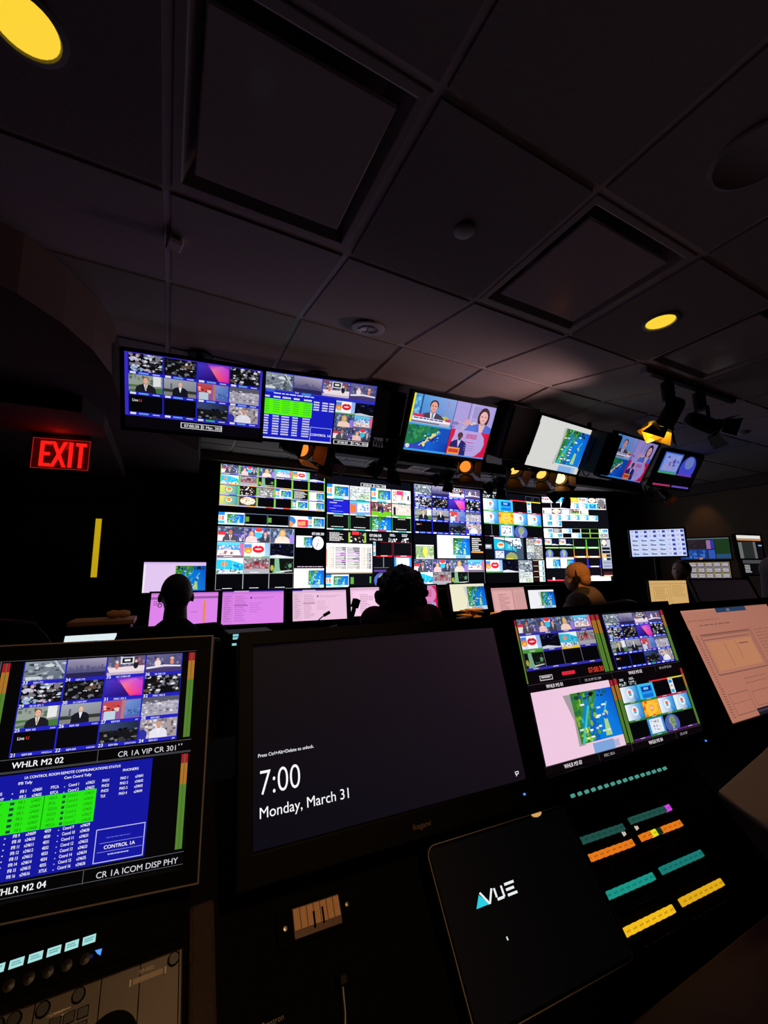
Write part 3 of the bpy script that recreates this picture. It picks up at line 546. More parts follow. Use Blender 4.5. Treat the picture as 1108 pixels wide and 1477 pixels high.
def pic_wall4b(p):
    p.rect(0, 0, 1, 1, (9, 9, 15)); p.rect(.01, .16, .11, .26, (120, 130, 140)); p.dash(.02, .18, .1, .24, 2, W_); p.l = 2; cell(p, .15, 0, .64, .48, t_building, 3)
    G = [[t_gray, t_lips], [t_sketch, t_gray], [t_city, t_gray]]
    for j in range(3):
        for i in range(2): p.l = 2; cell(p, .7 + i * .145, j * .16, .84 + i * .145, .155 + j * .16, G[j][i], 120 + j * 2 + i)
    for (a, b, c, d, f) in ((0, .5, .27, .77, t_lips), (.275, .5, .53, .77, t_dark), (.54, .5, .78, .77, t_city), (.54, .77, .78, 1, t_sketch), (0, .78, .265, 1, t_black), (.275, .78, .53, 1, t_black)):
        p.l = 2; cell(p, a, b, c, d, f, int(a * 90))
    for j in range(4): p.l = 3; p.rect(.80, .5 + j * .125, .89, .51 + j * .125, (225, 225, 190)); p.rect(.80, .52 + j * .125, .89, .6 + j * .125, (40, 15, 15)); p.rect(.9, .5 + j * .125, 1, .615 + j * .125, (225, 232, 225)); p.rect(.96, .51 + j * .125, .99, .6 + j * .125, (70, 150, 170))
def pic_wall5t(p):
    p.rect(0, 0, 1, 1, (9, 9, 16))
    R = [[t_lips, t_bluelogo, t_bluebox, t_flower, t_lips, t_food, t_gray], [t_black, t_black, t_bluelogo, t_bluelogo, t_bluelogo, t_bluebox, t_people], [t_fog, t_food, t_diagram, t_garden, t_fog], [t_bluelogo] * 6, [MAPW, t_bluelogo]]
    for j, r in enumerate(R):
        for i, f in enumerate(r):
            p.l = 2; x, y = i * .14, j * .145; p.rect(x, y, x + .139, y + .138, (225, 215, 225)); cell(p, x + .003, y, x + .136, y + .12, f, j * 7 + i)
    S = [[MAPW, t_text, t_bluelogo, t_black, t_black, t_black, t_mapside], [t_bluelogo, MAPW, t_black, t_bluelogo, t_black, t_black, t_gray]]
    for j, r in enumerate(S):
        for i, f in enumerate(r): p.l = 2; x, y = i * .14, .76 + j * .118; p.rect(x, y, x + .139, y + .112, (130, 190, 70) if 3 < i < 6 else (210, 212, 215)); cell(p, x + .004, y + .002, x + .132, y + .1, f, 30 + j * 7 + i)
    p.l = 50; p.ell(.91, .13, .055, .11, (120, 120, 124), 18); p.ell(.91, .13, .045, .09, (95, 95, 100), 18)
def pic_wall5b(p):
    p.rect(0, 0, 1, 1, (9, 9, 14))
    for i in (0, 1): p.l = 2; x = .01 + i * .21; cell(p, x, 0, x + .1, .14, t_lips, 3); cell(p, x + .1, 0, x + .2, .14, t_dark, 3); p.l = 20; p.rect(x, .19, x + .2, .215, (150, 200, 110)); cell(p, x, .24, x + .12, .42, t_globe, 4); p.l = 40; p.rect(x, .425, x + .2, .44, (230, 190, 160)); cell(p, x, .45, x + .2, .68, MAPW, 33 + i)
    for i in (0, 1):
        x = .43 + i * .2; p.l = 2
        for y, c in ((0, (80, 180, 60)), (.22, (235, 150, 60)), (.45, (60, 50, 200)), (.68, (110, 50, 90))):
            p.l = 2; p.rect(x, y, x + .195, y + .22, c); p.rect(x + .006, y, x + .189, y + .18, (10, 10, 15)); p.rect(x + .04, y + .188, x + .16, y + .212, (235, 235, 240))
    p.l = 2; p.rect(.85, 0, .995, .7, (150, 155, 170)); cell(p, .86, .01, .94, .16, t_food, 2); p.l = 20
    for j in range(6): p.rect(.862, .19 + j * .085, .985, .25 + j * .085, [(15, 15, 18), (15, 15, 18), (60, 40, 20), (20, 40, 50), (120, 125, 150), (120, 125, 150)][j]); p.l -= 1
    p.l += 1; p.rect(.862, .36, .92, .42, (235, 160, 50)); p.rect(.87, .445, .92, .5, (190, 220, 190)); p.rect(.86, .78, .99, .86, (60, 20, 30)); p.rect(.86, .86, .99, .88, (220, 200, 90)); p.rect(.6, .89, .96, .99, (232, 232, 236)); p.rect(.01, .95, .25, .98, (210, 50, 70)); p.rect(.09, .9, .12, .96, W_)
def icom_green(p, det):
    """communications status page"""
    p.rect(0, 0, 1, 1, (20, 22, 160) if det else (25, 30, 190))
    if det:
        p.text('1A CONTROL ROOM REMOTE COMMUNICATIONS STATUS', .17, .055, .026, W_, True, wide=.93); p.text('IFB Tally', .14, .105, .026, W_, True); p.text('Cam Coord Tally', .42, .105, .026, W_, True); p.text('PHONERS', .80, .105, .026, W_, True); l = p.l
        L = ['PRIS', 'KTHY', 'ADM', 'JAN', 'GABE', 'RYAN', 'JO', 'EKAT', 'TX29', 'TX30', 'MC31', 'MC32', 'SK33', 'SK34', 'SK35', 'SK36']; Q = ['PTCA', 'KPCA', 'ABCA', 'JPCA', 'GDCA', 'KUCA', 'LFCA', 'MDCA', '4029', '4030', '4031', '4032', '4033', '4034', '4035', 'XTLK']
        p.l = l; p.rect(.0, .245, .64, .568, (40, 230, 20)); p.line(.315, .245, .315, .568, .005, (20, 120, 20)); l = p.l
        for i in range(16):
            y = .155 + i * .0525 - (.0 if i < 8 else .0); g = 2 <= i < 8; c = (20, 110, 10) if g else W_
            for t, x in ((L[i], .02), ('IFB %d' % (i + 1), .16), ('x246%02d' % (i + 1), .255 - .02), (Q[i], .345), ('Coord %d' % (i + 1), .455), ('x246%02d' % (i + 21), .565)):
                p.l = l; p.text(t, x, y + .032, .029, c, not g, wide=.72)
            p.l = l; p.rect(.112, y + (.008 if g else .024), .138 if g else .120, y + .034, (20, 60, 60) if g else (210, 215, 240)); p.l = l; p.rect(.428, y + (.008 if g else .024), .446 if g else .434, y + .034, (20, 60, 60) if g else (190, 195, 230))
        for i in range(4):
            y = .155 + i * .0525; p.l = l; p.text(['PHO1', 'PHO2', 'PHO3', 'TLK'][i], .67, y + .032, .028, W_, True, wide=.72); p.l = l; p.text('PHO %d' % (i + 1), .79, y + .032, .028, W_, True, wide=.72); p.l = l; p.text('x246%02d' % (i + 41), .89, y + .032, .028, W_, True, wide=.72)
        p.l = l; p.box(.67, .66, .99, .985, .005, (200, 200, 245)); p.dash(.74, .75, .93, .76, 1, (120, 130, 230), 3); p.text('CONTROL 1A', .83, .86, .034, W_, True, 'c'); p.line(.70, .80, .98, .80, .004, (150, 155, 230)); p.line(.69, .885, .98, .885, .004, (150, 155, 230)); p.dash(.76, .91, .92, .93, 1, (190, 195, 245), 7)
    else:
        p.dash(.15, .03, .7, .07, 1, (210, 215, 250), 2); p.rect(.0, .16, .68, .48, (90, 245, 10)); l = p.l
        for (a, b) in ((.0, .1), (.14, .24), (.26, .38), (.41, .5), (.55, .75 - .08)):
            p.l = l; p.dash(a + .01, .1, b, .16, 1, (235, 235, 255), int(a * 50), 1); p.l = l; p.dash(a + .01, .18, b, .46, 6, (30, 160, 60), 3, .9, .7); p.l = l; p.dash(a + .01, .5, b, .93, 8, (215, 215, 245), int(a * 30), .9)
        for a, b in ((.70, .78), (.82, .9), (.92, .99)): p.l = l; p.dash(a, .12, b, .33, 4, (225, 225, 250), 5, 1)
        p.l = l; p.box(.68, .67, .99, .98, .006, (180, 190, 250)); p.text('CONTROL 1A', .835, .86, .05, W_, True, 'c'); p.rect(0, .97, 1, 1, (210, 215, 245))
def pic_hang1(p):
    p.rect(0, 0, 1, 1, (8, 6, 12)); p.rect(.0, .0, 1, .84, (60, 45, 200)); bluegrid(p, .02, .01, .985, .83, False, (1, 2, 3)); clockbox(p, .39, .87, .7, .95)
def pic_hang2(p):
    p.rect(0, 0, 1, 1, (6, 6, 12)); p.rect(0, 0, 1, .3, (45, 50, 190)); G = [t_city, t_sky, t_studio, t_studio2]
    for i in range(4): p.l = 3; cell(p, i * .25 + .006, .01, i * .25 + .248, .25, G[i], 40 + i)
    p.l = 30; p.text('34', .27, .33 - .04, .04, W_, True); p.rect(.33, .25, .41, .29, (60, 130, 230)); p.rect(.03, .25, .1, .29, (60, 90, 220)); p.l = 2
    p.push(0, .27, .63, 1); p.l = 32; icom_green(p, False); p.pop(); p.l = 3
    G = [[t_lips, t_dark], [t_woman, t_desk], [t_man, t_duo]]
    for j in range(3):
        for i in range(2): p.l = 34; cell(p, .64 + i * .18, .3 + j * .205, .82 + i * .18 - .003, .5 + j * .205, G[j][i], 44 + j * 2 + i)
    p.l = 64; clockbox(p, .65, .925, .985, .995)
def quad(p, cut=False):
    p.rect(0, 0, 1, 1, (20, 30, 80))
    p.push(0, 0, .5, .5); p.rect(0, 0, 1, 1, (70, 140, 215)); p.grad(.1, 0, 1, .9, (80, 160, 225), (150, 170, 230), (120, 150, 220), (60, 130, 200)); p.rect(.2, .0, .23, .9, (40, 60, 150)); p.rect(.8, .1, .83, .8, (150, 150, 190)); p.ell(.8, .72, .1, .08, (180, 200, 90)); p.noise(.05, .1, .2, .8, 2, 4, [(90, 180, 225), (120, 200, 235)], 3)
    person_fig(p, .5, .14, .4, (235, 165, 150), (45, 30, 35), (75, 65, 85), (240, 235, 245), (110, 130, 170)); p.rect(0, 0, .05, 1, (250, 240, 30)); p.rect(.08, .68, .3, .78, (225, 50, 90)); p.rect(.06, .78, .95, .9, (245, 243, 250)); p.dash(.09, .8, .78, .88, 1, (70, 80, 160), 6, 1); p.rect(.82, .72, .95, .82, (220, 60, 90)); p.rect(.06, .9, .95, 1, (190, 180, 200)); p.rect(.06, .93, .7, .97, (90, 100, 130)); p.pop(40)
    p.l = 2; p.push(.5, 0, 1, .5); p.rect(0, 0, 1, 1, (175, 160, 225)); p.rect(.35, 0, .37, .6, (120, 100, 150)); p.rect(.42, 0, .44, .7, (200, 190, 235)); p.noise(0, .65, .7, 1, 6, 3, [(210, 170, 180), (140, 120, 190), (190, 180, 200), (230, 210, 160)], 4, .8); p.rect(.44, .1, .7, .5, (160, 150, 210))
    p.ell(.74, .45, .15, .38, (50, 30, 40)); person_fig(p, .74, .16, .5, (240, 180, 180), (55, 32, 42), (80, 110, 215), (235, 185, 180), None, False); p.poly([(.35, 1), (.42, .75), (.6, .85), (.6, 1)], (90, 120, 215)); p.ell(.36, .7, .06, .12, (235, 160, 170)); p.pop(40)
    p.l = 2; p.push(0, .5, .5, 1); p.rect(0, 0, 1, 1, (15, 80, 190)); p.poly([(0, 0), (.75, 0), (.7, .25), (.45, .55), (.2, .75), (0, .8)], (30, 120, 75)); p.noise(0, .05, .6, .7, 7, 5, [(40, 140, 80), (25, 100, 90), (60, 150, 90), (20, 90, 120)], 8, .7); p.rect(0, 0, 1, .06, (70, 170, 235)); p.line(.35, .8, .75, .2, .07, (230, 215, 140)); p.noise(.35, .2, .78, .85, 7, 7, [(30, 50, 120), (240, 225, 140), (20, 150, 210)], 11, .45); p.grad(.5, .6, 1, 1, (20, 100, 220), (10, 60, 170)); p.rect(.0, .93, 1, 1, (60, 160, 235)); p.ell(.08, .84, .05, .08, (225, 215, 225)); p.rect(.14, .78, .4, .92, (60, 70, 190)); p.pop(40)
    p.l = 2; p.push(.5, .5, 1, 1); p.rect(0, 0, 1, 1, (215, 25, 75)); p.ell(.5, .45, .42, .58, (190, 165, 225)); p.rect(.12, 0, .5, 1, (190, 165, 225)); p.ell(.5, .45, .40, .55, (185, 165, 228)); person_fig(p, .27, .1, .26, (90, 55, 65), (50, 30, 40), (35, 35, 110), (215, 200, 235)); p.rect(.04, .68, .33, .98, (240, 160, 70)); p.rect(.06, .74, .31, .88, (220, 60, 50)); p.dash(.42, .12, .72, .3, 3, (200, 60, 120), 5, .8, .3); p.dash(.42, .42, .7, .47, 1, (205, 50, 110), 3); p.dash(.42, .55, .72, .8, 3, (150, 130, 200), 8, .8, .7); p.rect(0, .95, 1, 1, (90, 150, 240)); p.pop(40)
    if cut: p.l = 90; p.rect(0, .08, .22, .78, (6, 6, 9)); p.poly([(0, 0), (.08, 0), (0, .1)], (6, 6, 9))
    p.l = 92; p.rect(.497, 0, .503, 1, (25, 20, 50))
def pic_hang4(p):
    p.rect(0, 0, 1, 1, (215, 215, 212)); p.poly([(.47, .1), (.52, .1), (.53, .5), (.5, .87), (.46, .87), (.49, .5)], (185, 188, 190)); map_land(p, .51, .1, .97, .84, 77); p.rect(.97, .0, 1, .9, (190, 195, 200)); p.rect(.6, .87, .86, 1, (130, 175, 225)); p.rect(.86, .87, .93, 1, (170, 195, 220)); p.rect(0, .13, .025, .8, (6, 6, 8))
def pic_hang6(p):
    p.rect(0, 0, 1, 1, (5, 5, 8)); p.push(.02, .02, .5, .62); p.rect(0, 0, 1, 1, (70, 110, 220)); p.rect(.08, .06, .95, .88, (140, 160, 235)); p.noise(.2, .12, .9, .8, 5, 4, [(90, 90, 190), (150, 170, 235), (190, 150, 200)], 3, .6); p.rect(0, .9, 1, 1, (70, 170, 120)); p.pop(10)
    p.push(.52, .02, .93, .62); p.ell(.52, .62, .5, .62, (70, 75, 215)); p.ell(.52, .35, .28, .3, (110, 130, 200)); p.rect(0, .93, 1, 1, (130, 60, 190)); p.pop(10); p.rect(0, .93, .48, .98, (190, 50, 110)); p.rect(.53, .93, 1, .98, (110, 80, 200))
def t_mail(p, bg, s=0, lines=(120, 80, 140), kind=0):
    p.rect(0, 0, 1, 1, bg)
    if kind == 0:
        p.rect(0, 0, 1, .035, (60, 40, 150)); p.rect(.18, 0, .42, .035, (200, 170, 230)); p.rect(.0, .035, 1, .1, shade(bg, .93)); p.rect(.0, .1, .17, 1, shade(bg, .96)); p.dash(.03, .16, .14, .95, 12, shade(bg, .72), s, .5, .7); p.dash(.2, .16, .4, .95, 14, shade(bg, .76), s + 1, .6, .65); p.rect(.19, .42, .41, .47, shade(bg, .78)); p.ell(.46, .22, .015, .03, (60, 40, 90)); p.dash(.5, .2, .9, .28, 2, shade(bg, .8), s + 3, .6, .6); p.dash(.44, .38, .66, .7, 5, shade(bg, .72), s + 4, .5, .8)
    elif kind == 1:
        p.rect(0, 0, 1, .05, shade(bg, .9)); p.rect(0, .12, 1, .2, shade(bg, .72)); p.dash(.04, .25, .2, .4, 3, shade(bg, .7), s); p.rect(.78, .3, .815, .95, (235, 140, 60)); p.rect(.78, .24, .815, .28, (235, 140, 60)); p.dash(.6, .6, .7, .65, 1, shade(bg, .8))
    elif kind == 2:
        p.rect(0, 0, 1, .06, shade(bg, .95)); p.rect(0, .06, 1, .075, shade(bg, .75)); p.rect(.06, .14, .6, .97, shade(bg, 1.05)); p.dash(.2, .25, .52, .92, 11, shade(bg, .7), s, .4, .65); p.rect(.62, .1, .64, 1, shade(bg, .8)); p.rect(.7, .2, .98, .9, shade(bg, .97))
    elif kind == 3:
        p.rect(0, .12, 1, .14, shade(bg, .78)); p.box(.12, .25, .5, .9, .01, shade(bg, .8)); p.rect(.55, .12, .56, 1, shade(bg, .8)); p.dash(.16, .3, .46, .8, 7, shade(bg, .86), s); p.dash(.6, .2, .95, .7, 6, shade(bg, .88), s + 1)
PINK = (222, 132, 235); PINK2 = (240, 196, 226); CREAM = (232, 222, 196)
def pic_dA(p): p.rect(0, 0, 1, 1, (232, 205, 246)); p.rect(0, 0, 1, .07, (222, 190, 245)); p.rect(.0, .06, .03, 1, (245, 235, 250)); map_land(p, .5, .12, 1, .97, 61)
def pic_quadred(p):
    p.rect(0, 0, 1, 1, (200, 150, 220)); p.push(0, 0, 1, 1); quad(p); p.pop(); p.l = 100; p.push(.35, .02, 1, .62); p.rect(0, 0, 1, 1, (220, 30, 90)); p.ell(.55, .5, .42, .62, (230, 140, 200)); person_fig(p, .25, .2, .3, (60, 30, 50), (40, 20, 30), (60, 20, 60), (220, 200, 230)); p.dash(.5, .25, .85, .7, 4, (200, 60, 120), 3); p.pop(20)
def pic_multi_blue(p, num, sub='CR 1A VIP CR 301'):
    """one quarter of a multiviewer: the blue contribution grid"""
    p.rect(0, 0, 1, 1, (3, 3, 5)); bluegrid(p, .08, .02, .93, .87, num == 'big')
def meter(p, x0, x1, y0, y1, bright=False, one=False):
    g = (150, 200, 30) if bright else (84, 128, 46); y = y0 + (y1 - y0)
    if one: p.rect(x0, y0, x1, y0 + (y1 - y0) * .55, (105, 82, 46)); p.rect(x0, y0 + (y1 - y0) * .55, x1, y1, (170, 215, 30)); p.rect(x0, y0, x1, y0 + (y1 - y0) * .1, (150, 40, 50)); return
    p.rect(x0, y0, x1, y0 + (y1 - y0) * .1, (165, 28, 46)); p.rect(x0, y0 + (y1 - y0) * .1, x1, y0 + (y1 - y0) * .33, (172, 112, 38)); p.rect(x0, y0 + (y1 - y0) * .33, x1, y1, g); l = p.l; p.rect(x0 + (x1 - x0) * .46, y0, x0 + (x1 - x0) * .56, y1, tuple(v * .8 for v in g)); p.l = l + 1
def pic_left(p):
    p.rect(0, 0, 1, 1, (3, 3, 5))
    for k, (a, b) in enumerate(((0, 0), (0, .5), (.5, 0), (.5, .5))):
        p.l = 2; p.push(a, b, a + .5, b + .5); p.box(0, .0, 1, .995, .003, (80, 80, 86)); p.rect(0, .885, 1, .89, (90, 90, 96)); p.rect(.52, .89, .523, 1, (90, 90, 96))
        meter(p, .95, .985, .02, .86); meter(p, .01, .045, .02, .86)
        if a: p.text('WHLR M2 02' if not b else 'WHLR M2 04', .13, .965, .05, W_, True); p.l += 1; p.text('CR 1A VIP CR 301' if not b else 'CR 1A ICOM DISP PHY', .62 if not b else .58, .975, .048, (215, 215, 222)); p.l += 1
        else: p.text('WHLR M2 01' if not b else 'WHLR M2 03', .13, .965, .05, W_, True)
        p.l += 1
        if a and not b: bluegrid(p, .11, .02, .915, .87, True)
        elif a:
            p.push(.07, .02, .80, .865); icom_green(p, True); p.pop()
        elif not b: bluegrid(p, .08, .02, .93, .87, False)
        else: p.push(.08, .02, .93, .87); t_mapwhite(p, 4); p.pop()
        p.pop()
    p.l = 120; p.text("' '", .965, .478, .02, W_, True)
def pic_center(p):
    N = 8; f = lambda u, v: tuple(a + (b - a) * u + (c - a) * v * (1 - u) + (d - b) * v * u for a, b, c, d in zip((10, 7, 12), (40, 27, 36), (8, 8, 19), (22, 15, 24)))  # purplish backlight glow painted into the screen picture as a gradient
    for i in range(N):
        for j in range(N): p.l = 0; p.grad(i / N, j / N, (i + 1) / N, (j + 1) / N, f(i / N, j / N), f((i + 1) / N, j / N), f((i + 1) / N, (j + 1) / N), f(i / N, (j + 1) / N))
    p.l = 4; p.text('Press Ctrl+Alt+Delete to unlock.', .016, .588, .0165, (240, 240, 245), True, wide=.96); p.l = 4; p.text('7:00', .018, .765, .114, W_, 'thin', wide=.80); p.l = 4; p.text('Monday, March 31', .018, .868, .049, W_, False, wide=.95)
    p.l = 4; p.rect(.955, .945, .972, .962, (225, 225, 230)); p.rect(.958, .95, .969, .958, (30, 22, 32)); p.poly([(.958, .962), (.966, .962), (.958, .975)], (225, 225, 230))
def pic_multi(p):
    p.rect(0, 0, 1, 1, (10, 6, 9))
    def frame(a, b, name, sub):
        p.push(a, b, a + .5, b + .5); p.l = 2; p.rect(0, .90, 1, .905, (70, 60, 66)); p.rect(0, 0, .003, 1, (70, 60, 66)); p.rect(.6, .905, .604, 1, (60, 55, 60)); p.l = 3; p.text(name, .22, .975, .048, (240, 230, 236), True, wide=.85); p.l = 3; p.text(sub, .66, .97, .035, (170, 160, 166), True, wide=.85)
    frame(0, 0, 'WHLR M3 01', 'CR 1A VIP CR 1304'); meter(p, 0, .045, .01, .88); meter(p, .93, .985, .01, .88)
    G = [[t_man, t_duo, t_woman, t_desk], [t_lips, t_dark, t_bus, t_red], [t_green, t_black, t_black, t_black]]; p.rect(.055, .0, .92, .72, (110, 100, 110)); l = p.l
    for j in range(3):
        for i in range(4): p.l = l; x, y = .055 + i * .216, j * .24; cell(p, x + .003, y, x + .213, y + .205, G[j][i], 200 + j * 4 + i); p.l = l + 22; p.rect(x, y + .205, x + .216, y + .24, (235, 190, 40) if (j, i) == (1, 2) else (70, 150, 50) if (j, i) == (1, 0) else (50, 45, 170)); p.dash(x + .07, y + .212, x + .13, y + .232, 1, (225, 220, 230))
    p.l = l; p.text('07:00:30', .92, .86, .075, (225, 70, 50), True, 'r', wide=.9); p.l = l; p.rect(.42, .79, .57, .84, (220, 40, 60)); p.l = l; p.box(.17, .8, .31, .87, .008, (180, 175, 180)); p.dash(.19, .82, .29, .85, 1, (220, 215, 220)); p.pop()
    frame(.5, 0, 'WHLR M3 02', 'CR 1A VIP CR 301'); meter(p, 0, .04, .01, .88); meter(p, .945, .985, .01, .88); bluegrid(p, .09, .02, .93, .88); p.pop()
    frame(0, .5, 'WHLR M3 03', 'PRRC 140 A'); meter(p, 0, .03, .0, .89, one=True); meter(p, .95, .985, .01, .88)
    p.push(.045, 0, .94, .895); p.grad(0, 0, 1, 1, (240, 200, 226), (238, 205, 222)); p.l += 2; p.poly([(.36, .12), (.47, .12), (.5, .45), (.5, .86), (.42, .86), (.43, .5)], (165, 155, 160)); map_land(p, .45, .11, 1, .84, 91); p.rect(.58, .86, .85, 1, (125, 165, 220)); p.rect(.85, .88, .92, .98, (180, 180, 215)); p.pop(40); p.pop()
    frame(.5, .5, 'WHLR M3 04', 'CR 1A VIP'); meter(p, 0, .04, .0, .89); meter(p, .96, .99, .01, .88); l = p.l
    G = [[t_bluelogo, t_bluebox, t_black, t_sidebar], [t_bluelogo, t_flower, t_bluelogo, t_bluelogo], [t_black, t_diagram, t_globe, t_black]]; cell(p, .05, .02, .16, .13, t_smalltext, 3); p.l = l; cell(p, .18, .02, .29, .13, t_smalltext, 4)
    for j in range(3):
        for i in range(4): p.l = l; x, y = .05 + i * .225, .14 + j * .25; cell(p, x, y, x + .22, y + .22, G[j][i], 230 + j * 4 + i); p.l = l + 22; p.rect(x, y + .22, x + .22, y + .245, (190, 40, 80) if j == 0 and i > 1 else (90, 40, 120) if j == 2 and i != 1 else (50, 130, 50)); p.dash(x + .08, y + .225, x + .14, y + .24, 1, (220, 215, 225))
    p.l = l + 26; p.rect(.45, .115, .72, .135, (225, 50, 60)); p.rect(.72, .115, .95, .135, (225, 205, 70)); p.pop()
def pic_right(p):
    bg = (178, 118, 100); p.grad(0, 0, 1, 1, bg, (165, 108, 92), (168, 108, 90), (180, 116, 96)); d = lambda f: tuple(v * f for v in bg)
    p.rect(.38, 0, .72, .045, (38, 62, 92)); p.rect(.5, .01, .53, .035, (120, 110, 120)); p.rect(0, .0, .38, .012, d(1.1)); p.dash(.05, .1, .45, .12, 1, d(.85), 3); p.dash(.15, .15, .6, .17, 1, d(.7), 4, .6); p.rect(0, .19, .04, .21, (30, 20, 25)); p.rect(.13, .25, .62, .265, d(.82)); p.rect(.12, .29, .6, .3, d(.75))
    p.box(.11, .24, .63, .62, .006, d(.7)); p.rect(.14, .32, .6, .58, (185, 125, 92)); p.rect(.3, .34, .305, .56, d(.8)); p.rect(.42, .34, .425, .52, d(.8)); p.dash(.45, .36, .56, .38, 1, d(.6), 5); p.dash(.06, .25, .09, .98, 34, d(.68), 7, .7, .6); p.box(.11, .78, .3, .96, .004, d(.75)); p.rect(.11, .86, .3, .864, d(.75)); p.dash(.32, .68, .62, .76, 2, d(.78), 8, .7, .8); p.box(.33, .8, .6, .93, .004, d(.8)); p.rect(.64, .22, .65, 1, d(.8)); p.dash(.68, .25, .95, .9, 20, d(.8), 9, .5, .7)
    p.rect(0, .965, .03, 1, (8, 6, 8)); p.rect(.008, .97, .018, .99, (180, 170, 175)); p.rect(.30, .945, .75, 1, (30, 26, 36)); p.dash(.31, .96, .5, .99, 1, (70, 60, 75), 4, 1)
def pic_tablet(p):
    p.rect(0, 0, 1, 1, (3, 3, 4)); p.poly([(.175, .425), (.213, .355), (.262, .425)], (40, 205, 225)); p.l = 2
    w = (235, 238, 240); t = .012
    for a, b, c, d in ((.222, .345, .262, .425), (.262, .425, .300, .345)): p.l = 2; p.line(a, b, c, d, t, w)
    for a, b, c, d in ((.315, .35, .315, .405), (.315, .418, .36, .418), (.362, .35, .362, .418), (.385, .352, .45, .352), (.385, .385, .44, .385), (.385, .418, .45, .418)): p.l = 2; p.line(a, b, c, d, t if a == c else t * 1.35, w)
    p.l = 2; p.line(.295, .625, .297, .645, .008, (210, 225, 220))
def t_sheet(p, s=0):
    p.rect(0, 0, 1, 1, (190, 205, 245)); r = random.Random(2)
    for j in range(6):
        for i in range(6): p.l = 3; x, y = i / 6, j / 6; p.rect(x + .01, y + .015, x + .15, y + .14, (225, 230, 255)); p.rect(x + .1, y + .03, x + .155, y + .12, (60, 70, 170)) if j < 2 or i > 3 else p.rect(x + .04, y + .05, x + .14, y + .11, (110, 140, 170)); p.dash(x + .02, y + .03, x + .09, y + .12, 3, (110, 120, 200), i + j)
def t_ctrl(p, s=0):
    p.rect(0, 0, 1, 1, (40, 32, 40)); p.rect(0, 0, 1, .05, (90, 110, 110)); p.rect(.0, .5, .55, .95, (25, 60, 130)); p.noise(.08, .55, .52, .95, 6, 3, [(60, 110, 200), (40, 80, 170)], 3, 1); p.rect(.55, .1, .63, .5, (160, 110, 160)); p.rect(.63, .1, .7, .5, (40, 60, 170)); p.rect(.57, .55, .7, .95, (45, 90, 190)); p.rect(.72, .08, 1, .75, (30, 60, 32)); p.rect(.72, .75, 1, .95, (40, 80, 120)); p.noise(.05, .1, .5, .45, 6, 5, [(60, 45, 55), (45, 35, 45)], 4, .8); p.rect(.38, .92, .44, .98, (230, 150, 50))
def t_yellow(p, s=0):
    p.rect(0, 0, 1, 1, (150, 130, 60))
    for j in range(3):
        for i in range(5): p.l = 3; x, y = i * .2, j * .33; p.rect(x + .01, y + .02, x + .185, y + .3, (60, 55, 90)); p.dash(x + .02, y + .05, x + .17, y + .27, 4, (225, 220, 225), i + j, 1)
def t_editor(p, s=0): p.rect(0, 0, 1, 1, (15, 14, 16)); p.rect(0, 0, 1, .14, (240, 238, 232)); p.rect(0, .16, 1, .22, (225, 150, 70)); p.rect(.06, .3, .2, 1, (110, 115, 115)); p.rect(.2, .28, .65, 1, (42, 46, 44)); p.rect(.65, .28, .75, 1, (110, 105, 110)); p.rect(.86, .4, 1, .46, (120, 180, 230))

# ================================================================== camera
cam_d = bpy.data.cameras.new('camera'); cam = bpy.data.objects.new('camera', cam_d); C.objects.link(cam)
cam_d.sensor_fit = 'HORIZONTAL'; cam_d.sensor_width = 36.; cam_d.lens = 602.5 / 1108 * 36; cam_d.clip_start = .02
yaw, pit, rol = .4773, .1466, -.0097
fw = Vector((math.sin(yaw) * math.cos(pit), math.cos(yaw) * math.cos(pit), math.sin(pit)))
r0 = Vector((math.cos(yaw), -math.sin(yaw), 0)); u0 = r0.cross(fw)
r2 = r0 * math.cos(rol) + u0 * math.sin(rol); u2 = -r0 * math.sin(rol) + u0 * math.cos(rol)
mw = Matrix((r2, u2, -fw)).transposed().to_4x4(); mw.translation = (0, 0, H); cam.matrix_world = mw
bpy.context.scene.camera = cam
sc = bpy.context.scene
sc.view_settings.view_transform = 'Standard'; sc.view_settings.look = 'None'; sc.view_settings.exposure = 0.; sc.view_settings.gamma = 1.
w = bpy.data.worlds.new('world'); sc.world = w; w.use_nodes = True
w.node_tree.nodes['Background'].inputs[0].default_value = (.5, .35, .35, 1); w.node_tree.nodes['Background'].inputs[1].default_value = .0005

# ================================================================== room
X0 = -.07; G = .61; ZA = 1.204 + H; ZC = 1.33 + H; YB = .714; YA = 1.327; YC = 1.978
RX0, RX1, RY0, RY1 = -2.6, 7.3, -1.73, 4.80
MB().box(((RX0 + RX1) / 2, (RY0 + RY1) / 2, -.05), (RX1 - RX0 + .4, RY1 - RY0 + .4, .1)).build('floor', 'floor', kind='structure')
MB().box(((RX0 + RX1) / 2, RY1 + .05, 1.45), (RX1 - RX0 + .4, .1, 2.9)).build('wall_back', 'wall', kind='structure')
MB().box((RX0 - .05, (RY0 + RY1) / 2, 1.45), (.1, RY1 - RY0, 2.9)).build('wall_left', 'wall', kind='structure')
MB().box((RX1 + .05, (RY0 + RY1) / 2, 1.45), (.1, RY1 - RY0, 2.9)).build('wall_right', 'wallr', kind='structure')
MB().box(((RX0 + RX1) / 2, RY0 - .05, 1.45), (RX1 - RX0 + .4, .1, 2.9)).build('wall_front', 'wall', kind='structure')
rows = [(YB - G * k, YB - G * (k - 1), ZA, ZA) for k in range(4, 0, -1)] + [(YB, YA, ZA, ZA), (YA, YC, ZA, ZC)] + [(YC + G * k, min(RY1, YC + G * (k + 1)), ZC, ZC) for k in range(5)]
cells_x = list(range(-4, 12))
special = {(0, 'BA'), (2, 'BA'), (4, 'BA')}
